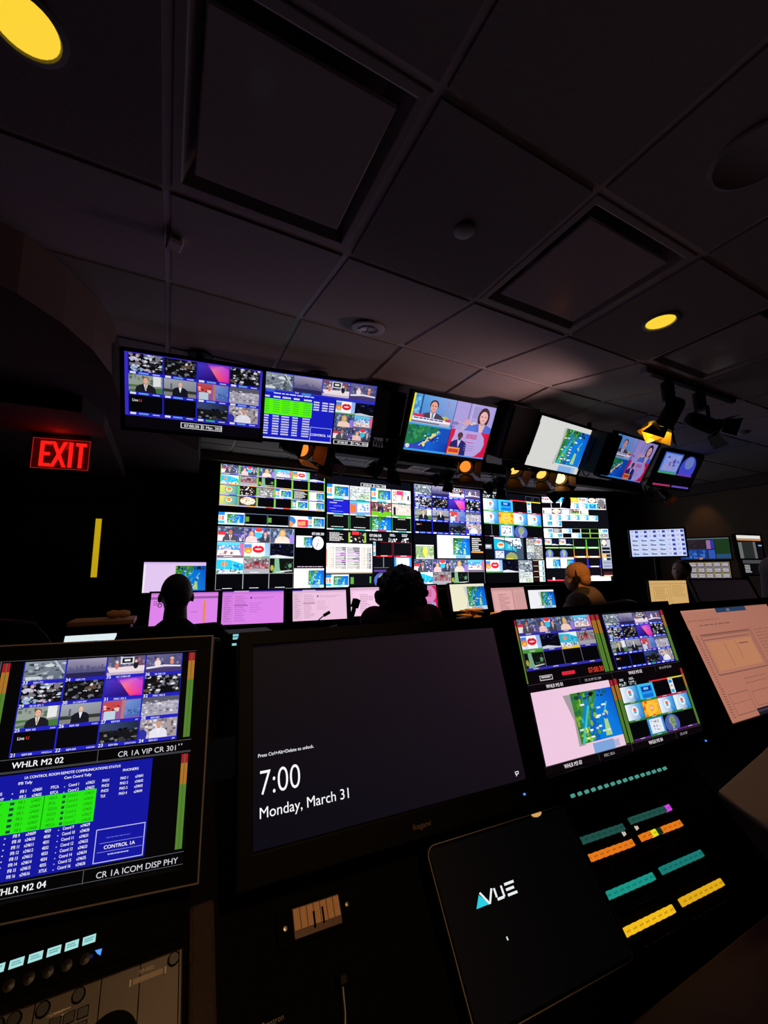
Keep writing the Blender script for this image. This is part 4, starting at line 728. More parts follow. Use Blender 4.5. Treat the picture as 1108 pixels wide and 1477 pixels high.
tl = MB(); gb = MB(); drop = .009; ins = .0135
for (ya, yb, za, zb) in rows:
    tagr = 'BA' if abs(ya - YB) < 1e-4 else ''
    for i in cells_x:
        xa, xb = X0 + G * i, X0 + G * (i + 1)
        xb2 = min(xb, RX1)
        if (i, tagr) in special: continue
        a, b = ins, ins; k = (zb - za) / (yb - ya)
        vs = []
        for dz in (-drop, .02):
            for (x, y) in ((xa + a, ya + b), (xb2 - a, ya + b), (xb2 - a, yb - b), (xa + a, yb - b)):
                vs.append((x, y, za + k * (y - ya) + dz))
        tl.add(vs, [(3, 2, 1, 0), (4, 5, 6, 7), (0, 1, 5, 4), (1, 2, 6, 5), (2, 3, 7, 6), (3, 0, 4, 7)])
tl.box(((RX0 + RX1) / 2, (RY0 + YA) / 2, ZA + .24), (RX1 - RX0 + .2, YA - RY0 + .2, .04)).box(((RX0 + RX1) / 2, (YA + RY1) / 2, ZC + .14), (RX1 - RX0 + .2, RY1 - YA + .2, .04))
tl.build('ceiling', 'tile', kind='structure')
t = .024
for (ya, yb, za, zb) in rows:
    gb.box(((RX0 + RX1) / 2, ya, za + .003), (RX1 - RX0, t, .006))
    L = math.hypot(yb - ya, zb - za); ang = math.atan2(zb - za, yb - ya)
    for i in range(-4, 13):
        gb.box((X0 + G * i, (ya + yb) / 2, (za + zb) / 2 + .0032), (t, L, .006), Matrix.Rotation(ang, 3, 'X'))
gb.build('trim_1', 'grid', kind='structure')
# bulkhead at the left with its rounded nose
bk = [(-2.6, 1.72), (-.95, 1.72), (-.72, 1.80), (-.56, 1.90), (-.45, 2.06), (-.37, 2.25), (-.32, 2.5), (-.31, 2.85), (-.26, 3.15), (-.05, 3.5), (.18, 3.8), (.22, 4.2), (.24, 4.79), (-2.6, 4.79)]
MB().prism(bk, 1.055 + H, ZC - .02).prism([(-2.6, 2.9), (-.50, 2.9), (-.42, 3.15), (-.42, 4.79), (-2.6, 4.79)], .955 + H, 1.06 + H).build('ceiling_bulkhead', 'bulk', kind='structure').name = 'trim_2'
MB().box((2.95, 4.735, 1.272 + H), (5.55, .12, .095)).build('trim_3', 'valance', kind='structure', bevel=.004)
MB().box((RX1 - .04, 1.6, ZC - .09), (.08, 6.2, .14)).build('trim_4', 'bulk', kind='structure')
# door with a tall narrow lit vision panel, in the far wall
d1 = MB().box((-.72, 4.775, .30 + H - .62), (.92, .05, 2.05)).build('door_1', 'door', kind='structure', bevel=.003)
MB().ring(1.02, 2.12, .93, 2.06, 4.73, 4.80).build('door_frame', 'metal', d1, mtx=Matrix.Translation((-.72, 0, 1.06)))
MB().box((-.602, 4.747, .268 + H), (.047, .008, .55)).build('vision_panel', 'vision', d1, label='narrow glass strip lit yellow')
MB().cyl((-1.08, 4.74, 1.0), (-1.08, 4.69, 1.0), .012).cyl((-1.08, 4.69, 1.0), (-.97, 4.69, 1.0), .01).build('door_handle', 'steel', d1)

def light(name, kind, loc, e, col, size=.05, target=None, spot_=60, blend=.5):
    l = bpy.data.lights.new(name, kind); l.energy = e; l.color = col; l.shadow_soft_size = size
    if kind == 'SPOT': l.spot_size = rad(spot_); l.spot_blend = blend
    o = bpy.data.objects.new(name, l); C.objects.link(o); o.location = Z(loc)
    if target: o.rotation_euler = (Z(target) - Z(loc)).to_track_quat('-Z', 'Y').to_euler()
    return o
# ------------------------------------------------------------------ ceiling fittings
def troffer(i, label):
    cx, cy = X0 + G * (i + .5), (YB + YA) / 2
    t_ = thing('recessed_light_fixture', label, 'ceiling light', (cx, cy, ZA), 0)
    f = MB(); h = G / 2 - .013
    o = [(-h, -h), (h, -h), (h, h), (-h, h)]; k = h - .028; n = [(-k, -k), (k, -k), (k, k), (-k, k)]; q = k - .05; r = [(-q, -q), (q, -q), (q, q), (-q, q)]
    vs = [(x, y, -.004) for x, y in o] + [(x, y, -.004) for x, y in n] + [(x, y, .085) for x, y in r] + [(x, y, .02) for x, y in o]
    fs = []
    for a in range(4):
        b = (a + 1) % 4; fs += [(a, b, 4 + b, 4 + a), (4 + a, 4 + b, 8 + b, 8 + a), (b, a, 12 + a, 12 + b)]
    fs.append((8, 9, 10, 11))
    f.add(vs, fs).build('frame', 'fixture', t_, bevel=.003)
    MB().box((0, .0, .004), (.46, .44, .012)).build('diffuser_panel', 'lens', t_, bevel=.004)
    for s in (-1, 1): MB().box((s * .16, 0, .045), (.02, .02, .075)).build('bracket', 'steel', t_)
    return t_
troffer(0, 'large unlit square ceiling light nearest the camera, above the exit sign side')
troffer(2, 'unlit square ceiling light with an orange glow on its panel, middle of three')
troffer(4, 'unlit square ceiling light at the right edge, above the track spotlights')
def downlight(x, y, label, energy):
    t_ = thing('downlight', label, 'ceiling light', (x, y, ZA), 0)
    MB().lathe([(.078, -.009), (.078, -.014), (.066, -.016), (.060, -.008), (.056, .03)]).build('trim_ring', 'capw', t_, smooth=True)
    MB().lathe([(.062, -.0105), (.058, -.012), (.0001, -.0125)]).build('lamp_disc', 'warm', t_, smooth=True, label='glowing yellow lamp face')
    l = bpy.data.lights.new('downlight_beam', 'SPOT'); l.energy = energy; l.color = (1., .62, .25); l.spot_size = rad(78); l.spot_blend = .8; l.shadow_soft_size = .05
    o = bpy.data.objects.new('downlight_beam', l); C.objects.link(o); o.parent = t_; o.location = (0, 0, -.03)
downlight(-.345, 1.02, 'glowing yellow round downlight in the top left corner', 8.)
downlight(.265, -1.12, 'yellow round downlight overhead, behind the photographer', 3.)
_o = light('aimed_downlight_beam', 'SPOT', (.265, -1.12, 1.16), 55, (1., .58, .27), .05, (.0, .72, -.56), 38, .9)
downlight(2.055, 1.04, 'glowing yellow round downlight right of the middle ceiling light', 9.)
t_ = thing('blank_cover', 'round grey blank cover disc on a ceiling tile between two square lights', 'ceiling cover', (.862, 1.03, ZA - .009))
MB().lathe([(.036, 0), (.036, -.006), (.030, -.009), (.0001, -.009)]).build('cap', 'capw', t_, smooth=True)
t_ = thing('ceiling_sprinkler', 'round recessed sprinkler rose with a metal head in the sloping tile row', 'sprinkler', (.875, 1.854, 1.29 + H), 0); t_.rotation_euler = (.19, 0, 0)
MB().lathe([(.088, 0), (.088, -.006), (.075, -.010), (.055, -.008), (.050, .004), (.0001, .006)]).build('escutcheon', 'capw', t_, smooth=True)
MB().lathe([(.038, .0), (.038, -.01), (.022, -.016), (.0001, -.017)], seg=16).build('sprinkler_head', 'steel', t_, smooth=True)
mm = MB()
for k in range(3): a = k * 2 * PI / 3; mm.tube([(.03 * math.cos(a), .03 * math.sin(a), -.005), (.018 * math.cos(a), .018 * math.sin(a), -.02), (0, 0, -.024)], .003, 6)
mm.build('deflector', 'steel', t_)
t_ = thing('ceiling_loudspeaker', 'faint round loudspeaker grille in the dark ceiling at the upper right', 'loudspeaker', (1.455, .43, ZA - .009))
MB().lathe([(.115, 0), (.115, -.007), (.105, -.009), (.1, -.006), (.0001, -.010)]).build('grille', mat('dark_grille', (.30, .26, .27), .8), t_, smooth=True)
t_ = thing('motion_sensor', 'small square sensor box fixed under a ceiling grid bar at upper left', 'sensor', (-.045, 1.59, 1.255 + H), .2)
MB().box((0, 0, -.022), (.052, .055, .045)).build('body', 'grid', t_, bevel=.005); MB().box((0, -.0285, -.024), (.028, .004, .016)).build('sensor_lens', 'bulk', t_)
def smoke(x, y, z, label, r=.05, rx=0):
    q = thing('smoke_detector', label, 'smoke detector', (x, y, z)); MB().lathe([(r, 0), (r, -.018), (r * .8, -.035), (r * .45, -.042), (.0001, -.043)]).build('cover', 'capw', q, smooth=True); MB().lathe([(r * 1.15, 0), (r * 1.15, -.006), (r, -.008)]).build('base_ring', 'capw', q, smooth=True)
smoke(4.70, 1.79, 1.293 + H, 'small pale smoke detector on the ceiling far right of the track spotlights', .055)
smoke(1.45, 4.35, ZC - .009, 'white smoke detector above the left half of the video wall', .06)
smoke(4.45, 4.4, ZC - .009, 'white smoke detector above the right half of the video wall', .055)
# air grilles near the far wall
def grille(x, y, label):
    q = thing('air_grille', label, 'air vent', (x, y, ZC - .010)); MB().box((0, 0, .004), (.54, .40, .006)).build('backing', 'metal', q)
    f = MB(); h = .29; v = .21
    for s in (-1, 1): f.box((0, s * v, -.004), (.60, .025, .012)).box((s * h, 0, -.004), (.025, .42, .012))
    f.build('frame', 'fixture', q, bevel=.002); b = MB()
    for k in range(6): b.box((0, -.16 + k * .064, -.002), (.55, .03, .003), Matrix.Rotation(.6, 3, 'X'))
    b.build('louvres', 'fixture', q)
grille(2.36, 4.28, 'louvred air grille in the ceiling just before the video wall, left one')
grille(3.16, 4.28, 'louvred air grille in the ceiling just before the video wall, centre one')
grille(5.9, 3.7, 'louvred air grille in the ceiling beyond the right end of the light rail')

# ------------------------------------------------------------------ exit sign
t_ = thing('exit_sign', 'glowing red EXIT sign hanging from the bulkhead on the left', 'exit sign', (-.677, 3.42, .945 + H), rad(-9))
MB().box((0, 0, -.004), (.33, .05, .028)).build('housing', 'metal', t_, bevel=.003)
MB().box((0, 0, -.128), (.325, .008, .205)).build('edge_lit_panel', 'exitdim', t_, bevel=.001)
MB().ring(.327, .207, .319, .199, -.006, -.004).build('rim', mat('exit_rim', (.2, .01, .01), .3, emit=(.35, .01, .01), strength=1), t_, mtx=Matrix.Translation((0, 0, -.128)))
e = MB()
def slab(x0, z0, x1, z1): e.box(((x0 + x1) / 2, -.008, (z0 + z1) / 2), (x1 - x0, .006, z1 - z0))
zb, zt = -.218, -.045; s_ = .022
def E_(x, w): slab(x, zb, x + s_, zt); slab(x + s_, zt - s_, x + w, zt); slab(x + s_, zb, x + w, zb + s_); slab(x + s_, (zb + zt) / 2 - s_ / 2, x + w * .9, (zb + zt) / 2 + s_ / 2)
E_(-.118, .062)
for sg in (-1, 1):
    xc = -.012; hw = .034
    e.add([(xc - sg * hw - s_ / 2, -.011, zb), (xc - sg * hw + s_ / 2, -.011, zb), (xc + sg * hw + s_ / 2, -.011, zt), (xc + sg * hw - s_ / 2, -.011, zt), (xc - sg * hw - s_ / 2, -.005, zb), (xc - sg * hw + s_ / 2, -.005, zb), (xc + sg * hw + s_ / 2, -.005, zt), (xc + sg * hw - s_ / 2, -.005, zt)], [(0, 1, 2, 3), (7, 6, 5, 4), (0, 4, 5, 1), (1, 5, 6, 2), (2, 6, 7, 3), (3, 7, 4, 0)])
slab(.044, zb, .044 + s_, zt); slab(.102, zb, .102 + s_, zt); slab(.082, zt - s_, .102, zt); slab(.124, zt - s_, .145, zt)
e.build('lettering', 'exit', t_, label='bright red capital letters')

# ------------------------------------------------------------------ monitors
def monitor(name, label, c, w, h, yaw, tilt, picf, base_z=None, mount='desk', bez=.018, depth=.045, group=None, led=False, tint=(1, 1, 1), gain=1., chin=0., edge=False, cat='monitor', roll=0., back=True):
    """c: centre of the lit area relative to the camera's level"""
    c = Z(c); bz = c.z if base_z is None else base_z + H
    t_ = thing(name, label, cat, (c.x, c.y, bz), rad(yaw), group)
    T = Matrix.Translation((0, 0, c.z - bz)) @ Matrix.Rotation(-rad(tilt), 4, 'X') @ Matrix.Rotation(rad(roll), 4, 'Y')
    W, Hh = w + 2 * bez, h + 2 * bez + chin
    MB(T).box((0, depth / 2 + .006, -chin / 2), (W, depth, Hh)).build('housing', 'plastic', t_, bevel=.004)
    MB(T).ring(W + .002, Hh + .002, w, h, -.006, .008, 0, chin / 2).build('bezel', 'bezel', t_, mtx=Matrix.Translation(T.to_3x3() @ Vector((0, 0, -chin / 2))), bevel=.0015)
    if edge:
        e_ = MB(T).ring(W + .004, Hh + .004, W, Hh, -.0065, -.001); e_.build('edge_trim', 'edge', t_, mtx=Matrix.Translation(T.to_3x3() @ Vector((0, 0, -chin / 2))))
    p = Pic(w, h, tint, gain); picf(p)
    p.build(t_, T @ Matrix.Translation((-w / 2, .0045, h / 2)))
    if back and mount != 'wall': MB(T).box((0, depth + .02, 0), (w * .45, .03, h * .5)).build('rear_cover', 'plastic', t_, bevel=.006)
    if led: MB(T).box((w * .46, -.0075, -h / 2 - bez * .6 - chin * .4), (.004, .002, .003)).build('power_light', 'blueled', t_)
    if mount == 'desk':
        top = (T @ Vector((0, depth + .03, 0)))
        MB().box((0, top.y + .03, top.z / 2 + .01), (.06, .03, top.z), None).box((0, top.y + .012, top.z), (.08, .05, .08)).build('stand_neck', 'metal', t_, bevel=.004)
        MB().box((0, top.y + .02, .008), (.24, .18, .014)).build('stand_base', 'metal', t_, bevel=.005)
    if mount == 'hang':
        top = (T @ Vector((0, depth + .03, .02))); zc = ZC - .01 - bz
        MB().cyl((0, top.y + .05, top.z), (0, top.y + .05, zc), .02).build('drop_pole', 'metal', t_, smooth=True)
        MB().box((0, top.y + .03, top.z), (.16, .05, .14)).build('mounting_bracket', 'metal', t_, bevel=.004); MB().lathe([(.07, zc), (.07, zc - .012), (.024, zc - .016)], (0, top.y + .05, 0)).build('ceiling_plate', 'metal', t_, smooth=True)
    return t_
PW, PH = 1.215, .685
for k in range(4):
    for r_, nm in ((0, 't'), (1, 'b')):
        f = globals()['pic_wall%d%s' % (k + 1, nm)]
        lab = [['upper display at the left end of the video wall, six small pictures across', 'lower display at the left end of the video wall with a round clock'],
               ['upper display second from left, three rows of four pictures under a clock strip', 'lower display second from left showing a white and purple schedule table'],
               ['upper middle display with a four by four grid edged in blue', 'lower middle display with a white weather map above studio pictures'],
               ['upper display fourth from left with blue logo cards and an orange flower', 'lower display fourth from left with a turquoise building picture']][k][r_]
        monitor('video_wall_display', lab, (.447 + PW * (k + .5), 4.7424, 1.211 - PH * (r_ + .5)), PW - .024, PH - .012, 0, 0, f, mount='wall', bez=.005, depth=.03, group='video wall displays', cat='display', gain=1.42)
a5 = rad(-17)
for r_ in (0, 1):
    cx, cy = .447 + 4 * PW + PW / 2 * math.cos(a5), 4.7424 + PW / 2 * math.sin(a5)
    monitor('video_wall_display', ['upper display at the right end of the video wall, seven tiny pictures across', 'lower display at the right end of the video wall, black boxes outlined in colour'][r_], (cx, cy, 1.211 - PH * (r_ + .5)), PW - .03, PH - .012, math.degrees(a5), 0, [pic_wall5t, pic_wall5b][r_], mount='wall', bez=.005, depth=.03, group='video wall displays', cat='display', gain=1.9)
MB().box((2.9, 4.60, -.225 + H), (5.2, .2, .06)).build('video_wall_ledge', 'desk', bevel=.004)
tag(bpy.data.objects['video_wall_ledge'], 'narrow black ledge running below the video wall displays', 'ledge')
HG = 'monitors hanging from the ceiling'
monitor('hanging_monitor', 'ceiling monitor at the left end showing a blue grid of cameras', (.092, 2.497, 1.003), .71, .396, -7.6, -21.9, pic_hang1, mount='hang', bez=.02, group=HG, gain=.9)
monitor('hanging_monitor', 'ceiling monitor with a bright green block on a blue status page', (.807, 2.434, 1.024), .71, .40, -8.8, -28.8, pic_hang2, mount='hang', bez=.02, group=HG)
monitor('hanging_monitor', 'ceiling monitor split in four with a man in a suit at top left', (1.807, 2.399, 1.058), .71, .40, -2.6, -28.8, quad, mount='hang', bez=.02, group=HG, gain=.95)
monitor('hanging_monitor', 'ceiling monitor filled by a white weather map', (2.87, 2.322, 1.034), .71, .40, 5.3, -29., pic_hang4, mount='hang', bez=.02, group=HG)
monitor('hanging_monitor', 'smaller looking ceiling monitor split in four, partly behind a black loudspeaker', (3.906, 2.381, 1.063), .71, .40, 4.3, -31.4, quad, mount='hang', bez=.02, group=HG, gain=.7, tint=(.92, .92, 1))
monitor('hanging_monitor', 'ceiling monitor at the right end, mostly black with a globe picture', (5.095, 2.58, 1.12), .70, .394, -1., -29.8, pic_hang6, mount='hang', bez=.02, group=HG, gain=.8)
def loudspeaker(x, y, z, w, h, yaw, tilt, label):
    q = thing('loudspeaker', label, 'loudspeaker', (x, y, z + H), rad(yaw)); T = Matrix.Rotation(-rad(tilt), 4, 'X')
    MB(T).box((0, .12, 0), (w, .24, h)).build('cabinet', 'metal', q, bevel=.008); MB(T).box((0, -.006, 0), (w * .9, .012, h * .94)).build('grille', 'rubber', q, bevel=.004)
    zc = ZC - .01 - z - H; MB().cyl((0, .15, 0), (0, .15, zc), .018).build('drop_pole', 'metal', q)
    for s in (-1, 1): MB(T).box((s * (w / 2 + .006), .12, 0), (.008, .04, h * .6)).build('yoke_arm', 'metal', q)
loudspeaker(1.31, 2.47, 1.10, .25, .33, -5, -27, 'black loudspeaker between the green-page monitor and the four-way monitor')
loudspeaker(2.37, 2.28, 1.06, .28, .42, 0, -27, 'largest black loudspeaker, left of the white weather map monitor')
loudspeaker(3.31, 2.20, .99, .20, .36, 3, -27, 'black loudspeaker right of the white weather map monitor')

# ------------------------------------------------------------------ lighting rail and spotlights
q = thing('lighting_rail', 'long black lighting rail hanging between the monitors and the video wall', 'lighting rail', (3.1, 3.25, 1.06 + H), 0)
MB().box((0, 0, 0), (4.7, .10, .10)).build('beam', 'metal', q, bevel=.006)
for x in (-2.1, -.7, .7, 2.1): MB().cyl((x, 0, .05), (x, 0, ZC - 1.06 - H), .012).build('hanger_rod', 'metal', q)
def spot(x, y, z, yaw, tilt, label, s=1., lamp='hot', doors='metal', open_=35, hang=.1, name='spotlight', inner='gel'):
    """theatre spotlight: z axis of the barrel points at -Y turned by tilt"""
    q = thing(name, label, 'spotlight', (x, y, z + H), rad(yaw)); R_ = Matrix.Rotation(rad(tilt), 4, 'X') @ Matrix.Scale(s, 4)
    MB(R_).lathe([(.0001, .13), (.045, .13), (.062, .10), (.068, .0), (.068, -.09), (.080, -.10), (.080, -.125), (.070, -.125), (.060, -.07), (.0001, -.06)], axis='Y', seg=20).build('barrel', 'metal', q, smooth=True)
    MB(R_).lathe([(.058, -.082), (.04, -.094), (.0001, -.098)], axis='Y', seg=20).build('lens', lamp, q, smooth=True)
    for k in range(4):
        a = k * PI / 2; o_ = rad(open_); L = .11
        A = Matrix.Rotation(a, 4, 'Y'); w1, w2 = .06, .085
        p0, p1 = .078, .078 + L * math.sin(o_); y0, y1 = -.126, -.126 - L * math.cos(o_)
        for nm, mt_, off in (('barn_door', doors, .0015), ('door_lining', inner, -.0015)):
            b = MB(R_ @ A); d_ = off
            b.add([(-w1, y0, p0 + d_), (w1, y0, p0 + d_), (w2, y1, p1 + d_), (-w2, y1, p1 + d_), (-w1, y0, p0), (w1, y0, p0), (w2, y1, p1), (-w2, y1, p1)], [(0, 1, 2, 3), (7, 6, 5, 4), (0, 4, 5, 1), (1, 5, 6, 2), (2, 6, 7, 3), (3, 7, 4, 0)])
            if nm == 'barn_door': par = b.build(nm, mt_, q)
            elif inner: b.build(nm, mt_, par, label='inner side in a warm lamp-glow colour')
    y_ = MB()
    for sx in (-1, 1): y_.box((sx * .082 * s, 0, .055 * s), (.006 * s, .03 * s, .14 * s))
    y_.box((0, 0, .125 * s), (.17 * s, .03 * s, .006 * s)).build('yoke', 'metal', q)
    MB().cyl((0, 0, .125 * s), (0, 0, .125 * s + hang), .012).build('clamp_stem', 'metal', q)
    return q
RL = 'spotlights along the lighting rail'
def sp(*a, **k): o = spot(*a, **k); o['group'] = RL; return o
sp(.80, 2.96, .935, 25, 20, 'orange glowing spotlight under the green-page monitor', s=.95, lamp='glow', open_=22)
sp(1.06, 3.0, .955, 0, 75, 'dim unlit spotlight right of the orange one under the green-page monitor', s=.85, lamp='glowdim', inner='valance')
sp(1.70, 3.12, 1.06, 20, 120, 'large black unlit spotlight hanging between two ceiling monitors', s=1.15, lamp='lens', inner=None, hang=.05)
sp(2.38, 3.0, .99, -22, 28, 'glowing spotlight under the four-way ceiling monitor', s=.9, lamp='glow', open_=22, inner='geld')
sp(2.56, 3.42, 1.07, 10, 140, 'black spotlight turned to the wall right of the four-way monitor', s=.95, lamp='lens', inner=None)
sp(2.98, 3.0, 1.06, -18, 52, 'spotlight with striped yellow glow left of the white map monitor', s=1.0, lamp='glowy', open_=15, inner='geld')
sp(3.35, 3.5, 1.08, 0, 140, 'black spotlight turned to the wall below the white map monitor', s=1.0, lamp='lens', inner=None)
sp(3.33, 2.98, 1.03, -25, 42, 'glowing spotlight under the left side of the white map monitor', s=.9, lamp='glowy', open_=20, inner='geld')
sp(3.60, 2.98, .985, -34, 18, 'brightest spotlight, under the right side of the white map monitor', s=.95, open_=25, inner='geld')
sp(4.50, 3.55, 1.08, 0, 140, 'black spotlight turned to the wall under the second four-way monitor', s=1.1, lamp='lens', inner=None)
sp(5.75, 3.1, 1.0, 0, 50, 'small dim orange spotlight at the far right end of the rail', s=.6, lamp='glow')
q = thing('ceiling_track', 'black light track on the ceiling holding two spotlights', 'light track', (3.0, 1.372, 1.19 + H), 0)
MB().box((0, 0, 0), (1.05, .035, .02)).build('rail', 'plastic', q, bevel=.002); MB().box((-.50, 0, -.004), (.07, .04, .03)).build('feed_box', 'capw', q, bevel=.003)
def canspot(x, label, yaw, tilt, lit):
    q = spot(x, 1.37, .955, yaw, tilt, label, s=.75, lamp='lens', inner='gely' if lit else None, hang=.0, name='track_spotlight'); q['group'] = 'two spotlights on the ceiling track'
    MB().cyl((0, 0, .09), (0, 0, .205), .036, 20).build('ballast_can', 'metal', q, smooth=True, bevel=.004); MB().cyl((0, 0, .205), (0, 0, .225), .014).build('track_adapter', 'metal', q)
    return q
q = canspot(2.70, 'track spotlight with a bright yellow gel sheet', 200, 58, True)
l = bpy.data.lights.new('gel_lamp', 'POINT'); l.energy = .5; l.color = (1., .75, .2); l.shadow_soft_size = .02; o = bpy.data.objects.new('gel_lamp', l); C.objects.link(o); o.parent = q; o.location = (0, -.075, -.10)
g_ = MB(); n = 12
g_.add([(.105 - .21 * i / n, -.115 + .05 * math.cos(i * .5) + .01 * j, -.055 - .038 * j + .018 * math.sin(i * .55 + .6 * j)) for j in range(3) for i in range(n + 1)], [(j * (n + 1) + i, j * (n + 1) + i + 1, (j + 1) * (n + 1) + i + 1, (j + 1) * (n + 1) + i) for j in range(2) for i in range(n)])
g_.build('gel_sheet', 'gels', q, smooth=True)
canspot(3.06, 'unlit black track spotlight on the right', 60, 25, False)
light('track_or_fill_beam', 'SPOT', (2.68, 1.47, .84), 105, (1., .42, .10), .02, (3.10, 2.40, -.06), 22, .8)
light('rail_spot_beam', 'SPOT', (2.42, 2.78, .80), 75, (1., .50, .14), .03, (2.82, 3.22, -.43), 30, .7)
light('rail_spot_beam', 'SPOT', (.74, 2.80, .80), 13, (1., .45, .14), .03, (-.30, 3.38, -.28), 24, .7)
light('track_or_fill_beam', 'SPOT', (2.95, 1.66, .80), 40, (1., .62, .58), .06, (1.45, 2.22, 1.25), 66, 1.)  # added warm fill for the mid ceiling tiles, belongs to no actual lamp
light('wall_washer_beam', 'SPOT', (6.95, 3.40, 1.25), 3.0, (1., .45, .12), .04, (7.3, 3.40, .55), 60, .8)

light('exit_sign_lamp', 'POINT', (-.68, 3.34, .90), .22, (1., .02, .01), .03)
# cords
def coil(a, b, sag, r, turns, name, label, rt=.004):
    a, b = Z(a), Z(b); pts = []; N = turns * 8
    for k in range(N + 1):
        t = k / N; c = a.lerp(b, t); c.z -= sag * 4 * t * (1 - t); th = 2 * PI * turns * t
        pts.append(c + Vector((r * math.cos(th) * .4, r * math.cos(th), r * math.sin(th))) if abs((b - a).z) < .12 else c + Vector((r * math.cos(th), r * math.sin(th), 0)))
    tag(MB().tube(pts, rt, 5).build(name, 'rubber', smooth=True), label, 'cord')
coil((1.18, 2.58, .965), (1.50, 2.58, .97), .05, .022, 14, 'coiled_cord', 'black coiled cord looping below the left loudspeaker')
coil((2.25, 2.62, 1.0), (2.52, 2.75, .80), .0, .017, 12, 'coiled_cord', 'black coiled cord dangling beside the four-way ceiling monitor')
tag(MB().tube([Z((3.30 + .045 * math.sin(a), 2.42, .90 + .05 * math.cos(a))) for a in [k * 2 * PI / 20 for k in range(20)]], .004, 6).build('cable_loop', 'rubber', smooth=True), 'small loop of cable at the lower right corner of the white map monitor', 'cable')
tag(MB().tube([Z(p) for p in ((4.30, 2.50, .86), (4.36, 2.52, .78), (4.42, 2.52, .86), (4.46, 2.53, .76), (4.5, 2.54, .84), (4.52, 2.56, 1.0))], .007, 6).build('cable_loop', 'rubber', smooth=True), 'tangled black cable right of the second four-way monitor', 'cable')

# ------------------------------------------------------------------ far desk row
q = thing('production_desk', 'long black production desk in front of the video wall', 'desk', (2.35, 3.83, 0), 0)
MB().box((0, 0, H - .66), (5.0, 1.28, .04)).build('worktop', 'desk', q, bevel=.006); MB().box((0, .3, (H - .68) / 2), (4.9, .05, H - .68)).build('modesty_panel', 'desk', q)
for x in (-2.4, -.9, .9, 2.4): MB().box((x, 0, (H - .68) / 2), (.05, 1.2, H - .68)).build('leg_panel', 'desk', q, bevel=.003)
DG = 'monitors on the production desk'
def dm(label, c, w, asp, yaw, tilt, f, **k): return monitor('desk_monitor', label, c, w, w * asp, yaw, tilt, f, base_z=-.64, bez=k.pop('bez', .014), depth=.03, group=DG, **k)
monitor('raised_monitor', 'raised monitor showing a weather map above the bald person', (.074, 4.33, -.012), .515, .272, 0, 4, pic_dA, base_z=-.64, bez=.014, depth=.03, gain=.95)
dm('lilac desk monitor behind the bald person, with an orange stripe', (.153, 3.98, -.275), .52, .511, -9.3, 8, lambda p: t_mail(p, PINK, 1, kind=1))
dm('bright lilac mail window monitor right of the bald person', (.701, 3.891, -.28), .52, .551, -10.1, 8, lambda p: t_mail(p, PINK, 2))
dm('pale pink mail window monitor behind the gooseneck microphone', (1.309, 3.861, -.283), .52, .542, -4., 8, lambda p: t_mail(p, PINK2, 3))
dm('pale pink document monitor left of the curly-haired person', (1.89, 3.9, -.275), .494, .569, -4.6, 8, lambda p: t_mail(p, PINK2, 4, kind=2))
dm('red and pink picture monitor right of the curly-haired person', (2.40, 3.86, -.275), .50, .58, 3, 8, pic_quadred, gain=.9)
dm('cream weather map monitor fifth along the desk', (2.977, 3.739, -.262), .52, .549, 5.1, 10, lambda p: t_mapwhite(p, 62, (240, 234, 205)))
dm('dusty pink document monitor above the orange cards', (3.60, 3.77, -.322), .55, .534, 2.8, 10, lambda p: t_mail(p, (214, 160, 160), 5, kind=2))
dm('small white weather map monitor left of the person with headphones', (4.37, 3.99, -.347), .42, .566, -6.6, 8, lambda p: t_mapwhite(p, 63))
# objects on the desk
q = thing('water_bottle', 'small clear water bottle in front of the bright lilac monitor', 'bottle', (.70, 3.30, -.64 + H)); MB().lathe([(.0001, 0), (.032, .002), (.033, .01), (.031, .10), (.034, .14), (.028, .17), (.013, .19), (.013, .205)], seg=20).build('body', 'glassb', q, smooth=True); MB().lathe([(.0001, .222), (.015, .222), (.015, .203), (.013, .203)], seg=16).build('cap', 'capw', q, smooth=True)
q = thing('gooseneck_microphone', 'thin gooseneck microphone in front of the pale pink mail window', 'microphone', (1.00, 3.30, -.64 + H))
MB().lathe([(.0001, 0), (.05, 0), (.05, .012), (.03, .03), (.0001, .032)]).build('base', 'metal', q, smooth=True); MB().tube([(0, 0, .03), (.01, 0, .12), (.05, 0, .22), (.11, 0, .28), (.15, 0, .31)], .005).build('gooseneck', 'metal', q, smooth=True); MB().cyl((.15, 0, .31), (.20, 0, .335), .013, 14).build('capsule', 'rubber', q, smooth=True)
q = thing('telephone_handset', 'black handset standing upright in its cradle beside the microphone', 'telephone', (1.33, 3.22, -.64 + H), .3)
MB().box((0, 0, .02), (.15, .19, .04)).build('cradle', 'plastic', q, bevel=.008); MB().tube([(-.03, 0, .04), (-.02, -.01, .15), (.02, -.01, .27), (.06, 0, .35), (.075, .01, .40)], .018, 10).box((.078, 0, .40), (.045, .05, .07), Matrix.Rotation(.4, 3, 'Y')).box((-.03, 0, .06), (.045, .05, .05)).build('handset', 'rubber', q, smooth=True)
q = thing('document_stand', 'small steel framed stand on the desk left of the handset', 'stand', (1.15, 3.25, -.64 + H), .2); MB().tube([(-.06, 0, 0), (-.06, 0, .21), (.10, 0, .23), (.12, 0, 0)], .005, 6).build('frame', 'steel', q); MB().box((.03, .03, .10), (.15, .006, .18), Matrix.Rotation(-.15, 3, 'X')).build('plate', 'metal', q)
